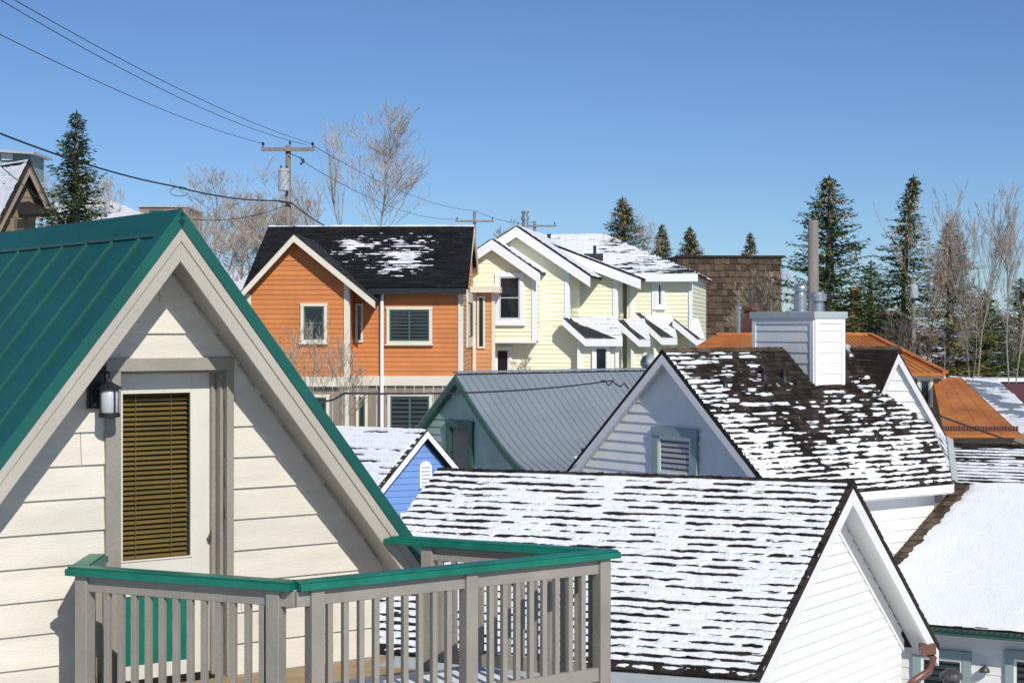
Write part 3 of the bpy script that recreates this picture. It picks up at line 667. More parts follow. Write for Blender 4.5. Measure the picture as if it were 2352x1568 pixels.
snow('snow_cover',B9,*q,.04,rows_snow(.2,.45,1.1,.7,1.2,.05,81,1.8,lambda u,v:.3*(v>.93)-.15*(v<.12)-.35*np.clip((u-.6)/.4,0,1),.6),.02)
q2=[f9.pt(uD,om-5,zRM),f9.pt(uD,om-5.2,zRM),f9.pt(uB,om-9,zeM),f9.pt(uB,om+.4,zeM)]; mb=MB(); mb.slab(q2,.07); rh=mb.build('roof',M['asphaltgrey'],B9)
snow('snow_patch',rh,*q2,.05,rows_snow(.2,.40,1.0,.7,.5,.05,83,1.2),.02)
mb=MB(); u0=f9.ray(1440,700,om)[0]; u1=f9.ray(1588,700,om)[0]; siding(mb,f9,[(u0,.5),(u1,.5),(u1,zeM),(u0,zeM)],.15,.02,om); mb.build('wall',M['yellow'],B9)
mb=MB(); gg=f9.side(u1,om); siding(mb,gg,[(0,.5),(9,.5),(9,zeM),(0,zeM)],.15,.02); mb.build('side_wall',M['yellow'],B9)
mb=MB(); mb.box(f9,uA+1,uB,om+.405,om+.45,zeM-.26,zeM+.02); mb.build('eave_board',wt,B9)
mb=MB()
for px in (1452,1503,1588):
    u=f9.ray(px,700,om)[0]; mb.box(f9,u-.09,u+.05,om,om+.06,.5,zeM-.02)
mb.build('corner_board',wt,B9)
window(B9,f9,f9.rect(1138,626,1204,742,0),.02,.14,wt,M['louvre'],M['glass'],1,2,.08)
window(B9,f9,f9.rect(1134,795,1176,870,-.6),-.58,.1,wt,M['whitegrey'],M['glass'],1,1)
window(B9,f9,f9.rect(1504,646,1527,708,om),om+.02,.12,wt,M['whitegrey'],M['glass'],1,1,.05,sw=.03)
window(B9,f9,f9.rect(1360,790,1402,862,-.2),-.2,.12,wt,M['whitegrey'],M['glass'],1,1,0,sw=.03)
window(B9,f9,f9.rect(1322,640,1335,740,-4),-3.9,.05,wt,M['whitegrey'],M['glass'],1,1,0,sw=.02)
for i,(x0,y0,x1_,y1,xe,off) in enumerate([(1292,730,1345,778,1430,0.0),(1418,735,1468,780,1494,-2.6),(1458,718,1520,776,1556,-4.6),(1545,733,1602,780,1620,-5.2)]):
    a,za_=f9.ray(x0,y0,off); b,zb9=f9.ray(x1_,y1,off); c_,_=f9.ray(xe,y1,off)
    q3=[f9.pt(a+.05,off-1.6,za_+.02),f9.pt(c_-.35,off-1.6,za_+.02),f9.pt(c_,off,zb9),f9.pt(b,off,zb9)]
    mb=MB(); mb.prism([p-V((0,0,.06)) for p in [f9.pt(a,off,za_)]+q3],[f9.pt(a,off,za_)]+q3); rf=mb.build('porch_roof',M['asphaltgrey'],B9)
    snow('snow_patch',rf,*q3,.04,rows_snow(.18,.20+.1*i,1.2,.4,.9,.03,90+i,2.0,None,.7),.02)
    mb=MB(); rake_board(mb,f9,a,za_+.0,b,zb9+.0,off+.002,off+.06,.24); mb.box(f9,b,c_,off+.002,off+.06,zb9-.24,zb9+.0); mb.build('fascia',wt,B9)
    mb=MB(); siding(mb,f9,[(b-.3,.5),(c_-.18,.5),(c_-.18,zb9),(b-.3,zb9)],.15,.02,off-.25); mb.build('wall',M['yellow'],B9)
    mb=MB(); mb.box(f9,c_-.26,c_-.14,off-.25,off-.18,.5,zb9-.05); mb.box(f9,b-.3,b-.2,off-.25,off-.18,.5,zb9-.05); mb.build('corner_board',wt,B9)
q=P(1206,535,66); mb=MB(); mb.lathe(q,[(.12,-.5),(.12,.5),(.16,.5),(.16,.62),(.12,.63),(.12,.78),(.16,.78),(.16,.84),(.02,.86)],14); mb.build('flue',M['steel'],B9)
q=P(1261,560,62); mb=MB(); mb.lathe(q,[(.06,-.3),(.06,.3),(.08,.3),(.08,.36)],10); mb.build('vent_pipe',M['black'],B9)
q=P(1366,592,63); mb=MB(); mb.lathe(q,[(.06,-.3),(.06,.45)],10); mb.box(Frame(q.to_2d(),(1,0)),-.4,.3,-.2,.2,q.z-.2,q.z+.15); mb.build('vent_pipe',M['black'],B9)

# ================================================================ sage green house with curved metal roof
A7=P(1046,858,37); d7=V((.80,.60,0)); e7_=V((.6,-.8,0))
B7=thing('green_house','sage green house with flared grey metal roof below the yellow house','house',V((A7.x+3,A7.y,1)))
def p7(t,s,z): q=A7+d7*t+e7_*s; return V((q.x,q.y,z))
Z7=A7.z; T7=along(A7,d7,1475)+1.0
prof=[(0,0),(.9,-.80),(1.7,-1.44),(2.2,-1.76),(2.7,-1.98),(3.2,-2.12),(3.8,-2.25),(4.4,-2.34)]
mb=MB()
for i in range(len(prof)-1):
    (s0_,z0_),(s1_,z1_)=prof[i],prof[i+1]
    mb.slab([p7(0,s0_,Z7+z0_),p7(T7,s0_,Z7+z0_),p7(T7,s1_,Z7+z1_),p7(0,s1_,Z7+z1_)],.05)
RF=mb.build('roof',M['greymetal'],B7)
mb=MB(); t=.15
while t<T7:
    mb.tube([p7(t,s,Z7+z+.012) for s,z in prof],.013,5); t+=.2
mb.build('metal_ribs',M['greymetal'],RF)
snow('snow_patch',RF,p7(1.5,2.2,Z7-1.76),p7(4.5,2.2,Z7-1.76),p7(4.5,3.2,Z7-2.12),p7(1.5,3.2,Z7-2.12),.03,rows_snow(.2,-.25,.8,1.0,.2,.02,300,2),.03)
mb=MB(); mb.slab([p7(T7,0,Z7),p7(0,0,Z7),p7(0,-2.2,Z7-1.75),p7(T7,-2.2,Z7-1.75)],.05); mb.build('roof',M['greymetal'],B7)
mb=MB(); mb.bar(p7(0,0,Z7+.03),p7(T7,0,Z7+.03),.2,.04); mb.build('ridge_cap',M['greymetal'],RF)
f7=Frame(p7(.2,0,0).to_2d(),e7_); f7.n=-d7; ff7=Frame(p7(0,0,0).to_2d(),e7_); ff7.n=-d7
mb=MB()
for i in range(len(prof)-1):
    (s0_,z0_),(s1_,z1_)=prof[i],prof[i+1]; rake_board(mb,ff7,s0_,Z7+z0_-.055,s1_,Z7+z1_-.055,-.05,0.02,.16)
rake_board(mb,ff7,0,Z7-.055,-2.2,Z7-1.805,-.05,0.02,.16); mb.build('fascia',M['darkgreen'],B7)
mb=MB(); q=[p7(.05,0,Z7-.14),p7(.05,-2.2,Z7-1.89),p7(.3,-2.2,Z7-1.89),p7(.3,0,Z7-.14)]; mb.prism([p-V((0,0,.02)) for p in q],q); mb.build('soffit',M['darkgreen'],B7)
mb=MB()
siding(mb,f7,[(-1.95,1),(0,1),(0,Z7-.15),(-1.95,Z7-1.7)],.17,.018)
for i in range(len(prof)-1):
    (s0_,z0_),(s1_,z1_)=prof[i],prof[i+1]; siding(mb,f7,[(s0_,Z7-5),(s1_,Z7-5),(s1_,Z7+z1_-.12),(s0_,Z7+z0_-.12)],.17,.018,0,Z7-5.1)
mb.build('wall',M['sage'],B7)
window(B7,f7,f7.rect(1030,966,1090,1100),.02,.13,M['darkgreen'],M['darkgreen'],M['glass'],1,2,0)

# ================================================================ small blue house
A6=P(981,987,32); g6=V((.92,.39,0)); b6=V((-.86,.51,0))
B6=thing('blue_house','small bright blue gabled house with white trim and snow covered roof','house',V((A6.x-1,A6.y+1,1)))
Z6=A6.z; s6=1.15
def p6(u,b,z): q=A6+g6*u+b6*b; return V((q.x,q.y,z))
for sg,L6 in ((-1,1.35),(1,.72)):
    q=[p6(0,0,Z6),p6(0,3.5,Z6),p6(sg*L6,3.5,Z6-s6*L6),p6(sg*L6,0,Z6-s6*L6)]
    mb=MB(); mb.slab(q,.05); RF=mb.build('roof',M['shingle'],B6)
    mb=MB(); shingles(mb,*q,.14,.15,.013); mb.build('shingles',M['shingle'],RF)
    if sg<0: snow('snow_cover',B6,*q,.022,rows_snow(.14,.72,.35,.3,1.1,.035,101,1.6,lambda u,v:-.6*(u<.02),.45,.45,1,.4),.014)
f6=Frame(p6(0,.2,0).to_2d(),g6); ff6=Frame(p6(0,0,0).to_2d(),g6)
mb=MB(); siding(mb,f6,[(-1.2,1),(.62,1),(.62,Z6-s6*.62-.1),(0,Z6-.1),(-1.2,Z6-s6*1.2-.1)],.12,.014); mb.build('wall',M['blue'],B6)
mb=MB(); rake_board(mb,ff6,0,Z6-.02,-1.35,Z6-s6*1.35-.02,.002,0.04,.13); rake_board(mb,ff6,0,Z6-.02,.72,Z6-s6*.72-.02,.002,0.04,.13); mb.build('fascia',M['whitetrim'],B6)
u0,u1,z0,z1=f6.rect(962,1058,990,1120)
mb=MB(); um=(u0+u1)/2; hh=(u1-u0)/2; shp=[(u0,z0),(u1,z0)]+[(um+hh*math.cos(k*math.pi/6),z1-hh+hh*math.sin(k*math.pi/6)) for k in range(7)]
mb.prism([f6.pt(a,.01,b) for a,b in shp],[f6.pt(a,.05,b) for a,b in shp]); vt=mb.build('gable_vent',M['whitetrim'],B6)
mb=MB()
for i in range(6): z=lerp(z0+.04,z1-.12,i/5); mb.box(f6,u0+.04,u1-.04,.05,.062,z-.008,z+.014)
mb.build('louvre',M['louvre'],vt)
window(B6,f6,f6.rect(918,1176,960,1240),.01,.06,M['whitetrim'],M['whitetrim'],M['glass'],1,1)

# ================================================================ rust roof house
B13=thing('rust_roof_house','house with rust orange metal hipped roofs behind the white chimney house','house',P(2000,900,50)-V((0,0,5)))
def ribs(parent,q,n,m=M['rust'],w=.03,h=.04):
    mb=MB()
    for i in range(n+1):
        a=lerp(q[0],q[1],i/n); b=lerp(q[3],q[2],i/n); mb.bar(a,b,w,h)
    return mb.build('metal_ribs',m,parent)
q=[P(1645,769,54),P(1998,761,54)]; q[1].z=q[0].z; q.append(P(2172,857,49))
mb=MB(); mb.slab([q[0],q[1],q[2]],.08); mb.slab([q[0],q[2],P(1500,857,49)],.08); RF=mb.build('roof',M['rust'],B13); ribs(RF,[q[0],q[1],q[2],P(1500,857,49)],40)
mb=MB(); mb.bar(q[0]+V((0,0,.03)),q[1]+V((0,0,.03)),.2,.08); mb.bar(q[1]+V((0,0,.03)),q[2]+V((0,0,.03)),.18,.08); mb.build('ridge_cap',M['rust'],RF)
mb=MB(); ft=Frame(P(2172,857,49.2).to_2d(),(1,-.02)); mb.box(ft,-6,-.1,-.5,-.1,1,P(2172,857,49).z-.05); mb.build('wall',M['brownwall'],B13)
mb=MB(); mb.box(ft,-6,0,-.1,.0,P(2172,857,49).z-.16,P(2172,857,49).z-.02); mb.build('eave_board',M['beige'],B13)
window(B13,ft,ft.rect(2106,866,2142,935,-.1),-.08,.08,M['beige'],M['blueframe'],M['glass'],1,1)
q=[P(2142,866,50),P(2206,862,50),P(2346,998,44),P(2170,1004,44)]
q[1].z=q[0].z; q[3].z=q[2].z
mb=MB(); mb.slab(q,.08); RL=mb.build('lower_roof',M['rust'],B13); ribs(RL,q,4,w=.015,h=.015)
mb=MB()
for i in range(28): a=lerp(lerp(q[3],q[0],.06),lerp(q[2],q[1],.06),i/27); mb.tube([a,a+V((0,0,.12))],.035,5)
mb.build('snow_guards',M['copper'],RL)
mb=MB(); mb.box(Frame(q[3].to_2d(),(q[2]-q[3]).to_2d()),-.5,2.2,-.5,-.4,1,q[3].z-.05); mb.build('wall',M['brownwall'],B13)

def simple(name,label,cat,q,t,m,basez=3):
    o=thing(name,label,cat,V((q[-1].x,q[-1].y,basez))); mb=MB(); mb.slab(q,t); mb.build('roof',m,o); return o
q=[P(2178,862,62),P(2290,872,62),P(2420,990,52),P(2330,995,52)]
o=simple('metal_roof_house','grey metal roof with melting snow patches right of the rust roofs','house',q,.1,M['greymetal'])
snow('snow_patch',o,*q,.08,rows_snow(.5,.15,1.2,1.2,.1,.06,120,.5),.01); mb=MB(); mb.prism([z_(p,3) for p in q],[p-V((0,0,.15)) for p in q]); mb.build('wall',M['maroon'],o)
f=frame_at(2280,70,(1,.05)); o=thing('maroon_building','maroon building with flat snowy roof at the right edge','building',f.pt(1,-2,3))
mb=MB(); a=f.rect(2278,876,2460,940); mb.box(f,a[0],a[1],-2,0,3,a[3]); mb.build('wall',M['maroon'],o); mb=MB(); mb.box(f,a[0]-.1,a[1],-2,.1,a[3],a[3]+.12); mb.build('roof_edge',M['whitetrim'],o)
mb=MB(); mb.box(f,a[0]+.3,a[1],1.2,3.5,3,f.ray(2300,938,2)[1]); mb.build('porch_snow',M['snow'],o)
f=frame_at(2334,85,(1,.3)); o=thing('white_window_building','white building with pale green window cut by the right edge','building',f.pt(1,-2,4)); a=f.rect(2333,806,2480,870); mb=MB(); mb.box(f,a[0],a[1],-1,0,4,a[3]); mb.build('wall',M['white'],o)
window(o,f,f.rect(2335,808,2365,868),.02,.15,M['whitetrim'],M['whitetrim'],M['sage'],1,2)
f=frame_at(1560,88,(1,.03)); o=thing('shingled_building','tall dark brown building clad in wooden shingles behind the yellow house','building',f.pt(2,-3,4))
a=f.rect(1555,592,1795,780); mb=MB(); mb.box(f,a[0],a[1],-7,-.05,4,a[3]); mb.build('wall',M['shingle2'],o)
mb=MB(); shingles(mb,f.pt(a[0],0,a[3]),f.pt(a[1],0,a[3]),f.pt(a[1],0,a[2]),f.pt(a[0],0,a[2]),.32,.35,.04)
mb.build('wall_shingles',M['shingle2'],o); mb=MB(); mb.box(f,a[0],a[1]+.2,-7,.1,a[3],a[3]+.12); mb.build('roof_edge',M['shingle'],o)
f=frame_at(1960,84,(1,0)); o=thing('brick_house','low salmon brick house mostly hidden behind the tall spruce','house',f.pt(0,-2,4)); a=f.rect(1945,706,2010,800); mb=MB(); mb.box(f,a[0],a[1],-3,0,4,a[3]); mb.build('wall',M['brick'],o)
a=f.rect(1962,660,1982,706); mb=MB(); mb.box(f,a[0],a[1],-1.0,-.5,4,a[3]); ck=mb.build('chimney',M['brick'],o); mb=MB(); mb.box(f,a[0]-.06,a[1]+.06,-1.06,-.44,a[3]-.15,a[3]+.03); mb.build('chimney_cap',M['brick'],ck)
q=[P(2008,716,78),P(2075,712,78),P(2110,792,72),P(1960,796,72)]
o=simple('dark_red_roof_house','dark red corrugated metal roof between the spruces','house',q,.1,M['darkred']); ribs(o,q,16,M['darkred']); mb=MB(); mb.prism([z_(p,3) for p in q],[p-V((0,0,.2)) for p in q]); mb.build('wall',M['darkred'],o)
q=P(1724,752,56); o=thing('chimney_pot','dark tapered metal chimney pot standing left of the white chimney','chimney',q); mb=MB(); mb.lathe(q,[(.36,-.6),(.36,0),(.2,.55),(.3,.56),(.3,.66),(.2,.7)],4); mb.build('pot',M['copper'],o)
q=P(1697,760,56); o=thing('metal_flue','thin grey metal flue pipe left of the dark chimney pot','flue',q); mb=MB(); mb.lathe(q,[(.07,-.5),(.07,.7),(.11,.7),(.11,.82),(.01,.85)],10); mb.build('pipe',M['steel'],o)
q=P(1490,832,34); o=thing('satellite_dish','grey satellite dish beside the white gable peak','satellite dish',q)
mb=MB(); prof_=[(.02,0),(.10,.012),(.14,.03),(.165,.05)]
dd=V((-.5,-.75,.45)).normalized(); mb.tube([q+dd*z for r,z in prof_],[r for r,z in prof_],20); mb.build('dish',M['steelpaint'],o,smooth=True)
mb=MB(); mb.tube([q,q-dd*.15+V((0,0,-.05)),q+V((.05,.1,-.8))],.02,6); mb.build('mount',M['steel'],o)

# ================================================================ left background houses
f=frame_at(68,50,(.75,.66)); o=thing('brown_house','olive brown house with dark trim and snowy roof at the far left','house',f.pt(0,-2,8))
a,zA=f.ray(68,368,.5)
uR,zR_=f.ray(128,494,.5); s=(zA-zR_)/(uR-a)
uL=a-(uR-a)*1.6
for ut in (uR,uL):
    zt=zA-s*abs(ut-a); q=[f.pt(a,.5,zA),f.pt(a,-7,zA),f.pt(ut,-7,zt),f.pt(ut,.5,zt)]; mb=MB(); mb.slab(q,.1); RF=mb.build('roof',M['shingle'],o)
    if ut==uL: snow('snow_cover',o,*q,.06,rows_snow(.3,.5,.5,.5,.45,.05,130,1),.01)
mb=MB(); rake_board(mb,f,a,zA-.1,uR,zR_-.1,.44,.5,.32); rake_board(mb,f,a,zA-.1,uL,zA-s*(a-uL)-.1,.44,.5,.32); mb.build('fascia',M['brownboard'],o)
mb=MB(); siding(mb,f,[(uL+.4,5),(uR-.4,5),(uR-.4,zA-s*(uR-.4-a)-.15),(a,zA-.15),(uL+.4,zA-s*(a-uL-.4)-.15)],.2,.02); mb.build('wall',M['brownwall'],o)
fz=frame_at(40,52,(1,0)); b=fz.rect(-60,352,70,372); mb=MB(); mb.box(fz,b[0],b[1],-1.5,0,b[2]-.5,b[3]); mb.build('cupola_wall',M['blueframe'],o)
b=fz.rect(-70,340,84,354); mb=MB(); mb.prism([fz.pt(b[0],.3,b[3]-.1),fz.pt(b[1],.3,b[3]-.22),fz.pt(b[1],-1.8,b[3]-.22),fz.pt(b[0],-1.8,b[3]-.1)],[fz.pt(b[0],.3,b[3]-.02),fz.pt(b[1],.3,b[3]-.14),fz.pt(b[1],-1.8,b[3]-.14),fz.pt(b[0],-1.8,b[3]-.02)]); mb.build('cupola_roof',M['steelpaint'],o)
window(o,fz,fz.rect(5,354,30,368),.02,.04,M['whitetrim'],M['whitetrim'],M['glass'],2,1)
window(o,f,f.rect(60,470,95,505),.02,.08,M['brownboard'],M['whitetrim'],M['glass'],1,1)
q=[P(40,466,48),P(66,462,50),P(128,490,49),P(46,492,46)]; mb=MB(); mb.slab(q,.1); mb.build('porch_roof',M['shingle'],o)
mb=MB(); mb.box(Frame(q[3].to_2d(),(q[2]-q[3]).to_2d()),.1,.9,-.3,-.2,8,q[3].z-.1); mb.build('porch_wall',M['brownwall'],o)
q=[P(120,470,75),P(235,455,75),P(345,500,68),P(150,520,68)]; o=thing('snowy_cabin','low cabin with snow covered roof right of the left spruce','house',V((q[3].x,q[3].y,10)))
mb=MB(); mb.slab(q,.12); mb.build('roof',M['asphalt'],o); snow('snow_cover',o,*q,.12,rows_snow(.5,.5,.5,.5,.1,.08,140,.5),.02); mb=MB(); mb.prism([z_(p,8) for p in q],[p-V((0,0,.2)) for p in q]); mb.build('wall',M['whitegrey'],o)
f=frame_at(330,85,(1,.02)); o=thing('flat_roof_house','flat roofed brown house half hidden behind bare trees','house',f.pt(2,-2,10)); b=f.rect(320,476,428,520); mb=MB(); mb.box(f,b[0],b[1],-5,0,8,b[3]); mb.build('wall',M['brownboard'],o)
mb=MB(); mb.box(f,b[0]-.1,b[1]+.1,-5.1,.1,b[3],b[3]+.08); mb.build('roof',M['steelpaint'],o); c=f.rect(345,482,375,508); window(o,f,c,.02,.1,M['darkgreen'],M['darkgreen'],M['glass'],1,1)
q=[P(525,652,58),P(600,628,60),P(640,650,58),P(540,690,55)]
o=thing('snow_shed','small snowy roof glimpsed between the green roof and the orange house','shed',V((q[0].x,q[0].y,4))); mb=MB(); mb.slab(q,.1); mb.build('roof',M['snow'],o); mb=MB(); mb.prism([z_(p,4) for p in q],[p-V((0,0,.15)) for p in q]); mb.build('wall',M['sage'],o)

# ================================================================ poles and wires
def upole(px,top,Y,r,arm=None,army=None,label='',zb=2):
    t=P(px,top,Y); o=thing('utility_pole',label,'pole',V((t.x,t.y,zb)))
    mb=MB(); mb.tube([V((t.x,t.y,zb)),V((t.x,t.y,t.z))],[r*1.2,r*.85],12); mb.build('pole_shaft',M['pole'],o,smooth=True)
    if arm:
        a=P(arm[0],army,Y-.15); b=P(arm[1],army,Y-.15); b.z=a.z; mb=MB(); mb.bar(a,b,.1,.13); mb.build('crossarm',M['pole'],o)
        for x in (arm[0]+4,arm[1]-4):
            c=P(x,army,Y-.15); c.z=a.z+.06; mb=MB(); mb.lathe(c,[(.02,0),(.02,.08),(.06,.09),(.04,.12),(.06,.14),(.03,.19)],8); mb.build('insulator',M['black'],o)
    return o
u1_=upole(662,334,60,.11,(600,722),343,'wooden utility pole with crossarm and grey transformer above the orange house',zb=4)
mb=MB(); mb.lathe(P(666,334,60),[(.02,0),(.02,.06),(.06,.07),(.04,.1),(.02,.16)],8); mb.build('insulator',M['black'],u1_)
mb=MB(); c=P(652,438,59.7); mb.lathe(c,[(.14,-.02),(.2,0),(.2,.66),(.22,.67),(.22,.72),(.15,.78),(.02,.8)],18); tr=mb.build('transformer',M['steelpaint'],u1_,smooth=False)
for x in (-.1,.1): mb=MB(); mb.lathe(c+V((x,0,.76)),[(.02,0),(.035,.03),(.02,.06),(.035,.09),(.02,.14)],8); mb.build('bushing',M['black'],tr)
mb=MB(); a=P(694,365,59.7); mb.tube([P(664,352,59.8),P(688,362,59.8),a],.02,6); mb.tube([a,P(697,372,59.7),P(690,378,59.7)],.06,8); mb.build('cutout_fuse',M['black'],u1_)
mb=MB(); mb.tube([P(640,462,59.8),P(672,467,59.8)],.04,6); mb.build('cable_bracket',M['black'],u1_)
upole(1090,486,110,.12,(1046,1135),508,'distant utility pole with crossarm left of the yellow house flue',zb=3)
upole(1228,508,120,.12,(1186,1278),519,'distant utility pole behind the yellow house roof, right of the flue',zb=3)
upole(494,527,72,.06,None,None,'thin grey pole standing among bare trees left of the orange house',zb=5)
upole(1868,506,42,.15,None,None,'thick weathered wooden pole rising behind the white chimney',zb=3)
o=upole(2098,640,70,.1,None,None,'utility pole with small grey transformer among the right trees',zb=3); mb=MB(); c=P(2098,685,69.7); mb.lathe(c,[(.15,0),(.18,.02),(.18,.5),(.1,.58)],14); mb.build('transformer',M['steelpaint'],o)
def wire(label,pts,sag,r,m='wire',n=20):
    mb=MB(); path=[]
    for i in range(len(pts)-1):
        a=P(*pts[i]); b=P(*pts[i+1])
        for k in range(n): t=k/n; q=lerp(a,b,t); q.z-=sag*4*t*(1-t); path.append(q)
    path.append(P(*pts[-1])); base=path[0].copy(); mb.tube(path,r,5); o=mb.build('power_line',M[m],None,base=base); tag(o,label,'wire')
wire('upper overhead wire running to the right end of the crossarm',[(15,-10,30),(718,331,60)],.25,.009)
wire('second overhead wire just below the uppermost one',[(-20,-12,30),(705,333,60)],.35,.009)
wire('overhead wire meeting the left end of the crossarm',[(-10,75,30),(604,330,60)],.2,.009)
wire('thick black cable sagging from the left edge to the pole below the transformer',[(-10,303,36),(400,428,50),(640,461,60)],.12,.024)
wire('black cable dropping from the pole behind the orange roof',[(672,468,60),(756,524,55)],.05,.022)
wire('wire from the crossarm to the distant pole',[(720,335,60),(1092,484,110)],.5,.012)
wire('lower wire from the fuse to the distant pole',[(697,372,60),(1050,503,110)],.6,.012)
wire('wire going on past the distant pole to the yellow house',[(1092,484,110),(1225,510,120)],.3,.014)
wire('bright guy wire slanting behind the green roof',[(408,431,50),(600,560,58)],.0,.010,'wirelight')
wire('thin wire crossing the bare trees at mid height',[(400,498,60),(662,470,60)],.3,.012)
wire('second thin wire across the bare trees',[(430,545,60),(640,590,60)],.3,.010)
wire('twisted black service cable strung between the near houses to the white gable',[(700,905,18),(790,903,19),(1410,873,30)],.08,.012)
wire('thin dark cable in front of the rust roof',[(2120,940,34),(2352,1022,36)],.02,.02)
wire('faint wire above the brown house',[(0,380,40),(160,505,48)],.05,.012)
mb=MB(); c=P(1412,876,30); pts=[c+V((.07*k-.25,0,.05*math.sin(k*2.4)-.012*k)) for k in range(8)]; mb.tube(pts,.015,5); o=mb.build('cable_clamp',M['wire'],None,base=c); tag(o,'tangled black cable end at the white gable','cable')
mb=MB(); c=P(412,440,50); mb.tube([c+V((.28*math.cos(t*.5),0,.14*math.sin(t*.5))) for t in range(13)],.01,5); o=mb.build('cable_loop',M['wire'],None,base=c); tag(o,'loop of spare cable hanging from the thick overhead cable','cable')

# ================================================================ trees
def conifer(label,px,top,bot,Y,wpx,seed,m='needle',cones=0,irr=.25,dens=1.0,bend=0,wm=1.5,dr=1.0):
    R_=random.Random(seed); t=P(px,top,Y); b=P(px,bot,Y); Hh=t.z-b.z; Rd=wpx/F*Y/2*wm
    ext=max(0,b.z-gz(b.x,b.y)+.3) if b.z-gz(b.x,b.y)<7 else 6
    o=thing('spruce_tree',label,'tree',V((b.x,b.y,b.z-ext)))
    mb=MB(); cx=lambda z: bend*((z-b.z)/Hh)**2
    mb.tube([V((b.x,b.y,b.z-ext)),V((b.x+cx(b.z+Hh*.5),b.y,b.z+Hh*.5)),V((b.x+bend,b.y,t.z))],[.05*Rd+.1,.04*Rd+.06,.015],7); mb.build('trunk',M['bark'],o)
    mb=MB(); cb=MB(); z=b.z-.05*Hh
    ls=.066*Hh**.5
    while z<t.z:
        f_=(z-b.z)/Hh; rr=Rd*(max(0,1-f_))**.78*(1 if f_>.12 else .8+f_*1.6)
        n=R_.randint(6,9); wh=R_.uniform(.75,1.1)
        for k in range(n):
            an=R_.uniform(0,6.283); Lb=rr*wh*(R_.uniform(1-irr*1.5,1+irr*.5))+.05; droop=R_.uniform(.1,.45)*(1-f_)*dr
            ca,sa=math.cos(an),math.sin(an)
            m_=max(2,int(Lb/(ls*.34)*dens))
            for i in range(m_):
                s=((i+R_.random())/m_)**.75; zz=z-droop*Lb*s+.22*Lb*s*s+R_.uniform(-.03,.05)
                p=V((b.x+cx(z)+ca*Lb*s,b.y+sa*Lb*s,zz))
                for w in range(2):
                    a2=an+R_.uniform(-1.1,1.1); le=ls*R_.uniform(.6,1.3); wd=le*R_.uniform(.14,.28)
                    d=V((math.cos(a2),math.sin(a2),R_.uniform(-.5,.3))); sd=V((-math.sin(a2),math.cos(a2),R_.uniform(-.6,.6))).normalized()*wd
                    mb.poly([p-sd*.4,p+d*le*.5-sd,p+d*le,p+d*le*.5+sd])
            if cones and f_>.55 and R_.random()<cones*(f_-.3)*.9:
                p=V((b.x+cx(z)+ca*Lb*.8,b.y+sa*Lb*.8,z-.1))
                for w in range(3):
                    pp=p+V((R_.uniform(-.12,.12),R_.uniform(-.12,.12),R_.uniform(-.1,.1))); cb.poly([pp,pp+V((.04,.02,-.06)),pp+V((0,.0,-.16)),pp+V((-.04,-.02,-.06))])
        z+=Hh*R_.uniform(.010,.019)
    q=V((b.x+bend,b.y,t.z))
    for k in range(14):
        a2=R_.uniform(0,6.28); p=q-V((0,0,R_.uniform(0,.4))); mb.poly([p,p+V((math.cos(a2)*.07,math.sin(a2)*.07,.05)),p+V((0,0,.2))])
    mb.build('crown',M[m],o)
    if cb.f: c_o=cb.build('cones',M['cone'],o); c_o['kind']='stuff'
conifer('slender dark green spruce beside the brown house at the left',175,262,580,44,122,1,irr=.4)
conifer('tall broad dark spruce behind the thick wooden pole',1905,405,800,70,205,2,cones=.6,irr=.35,wm=1.7)
conifer('narrow leaning spruce with drooping boughs and cones at its top',2072,405,760,72,135,3,cones=.9,irr=.55,bend=.5,dens=.9,dr=1.8)
conifer('yellow green spruce just behind the yellow house roof',1430,455,660,85,130,4,'needleyel',cones=.7)
conifer('small yellowish spruce top right of the yellow house',1585,525,680,90,85,5,'needleyel',cones=.4)
conifer('small brownish conifer between the yellow roof and bare twigs',1521,518,680,95,65,6,'needleyel',cones=.4)
conifer('golden tipped conifer behind the dark shingled building',1723,536,720,100,65,7,'needleyel',cones=.4)
conifer('olive conifer among bare poplars at the right',2182,510,860,72,190,8,'needleyel',cones=.3,irr=.45,dens=.9)
conifer('dark low conifer below the leaning spruce',2000,600,830,80,130,9,irr=.4,dens=.8)
conifer('dark low conifer at the right edge behind the maroon building',2262,670,880,74,150,10,irr=.4,dens=.9)
conifer('second dark conifer at the right edge beyond the maroon building',2345,640,880,78,160,11,irr=.4,dens=.9)
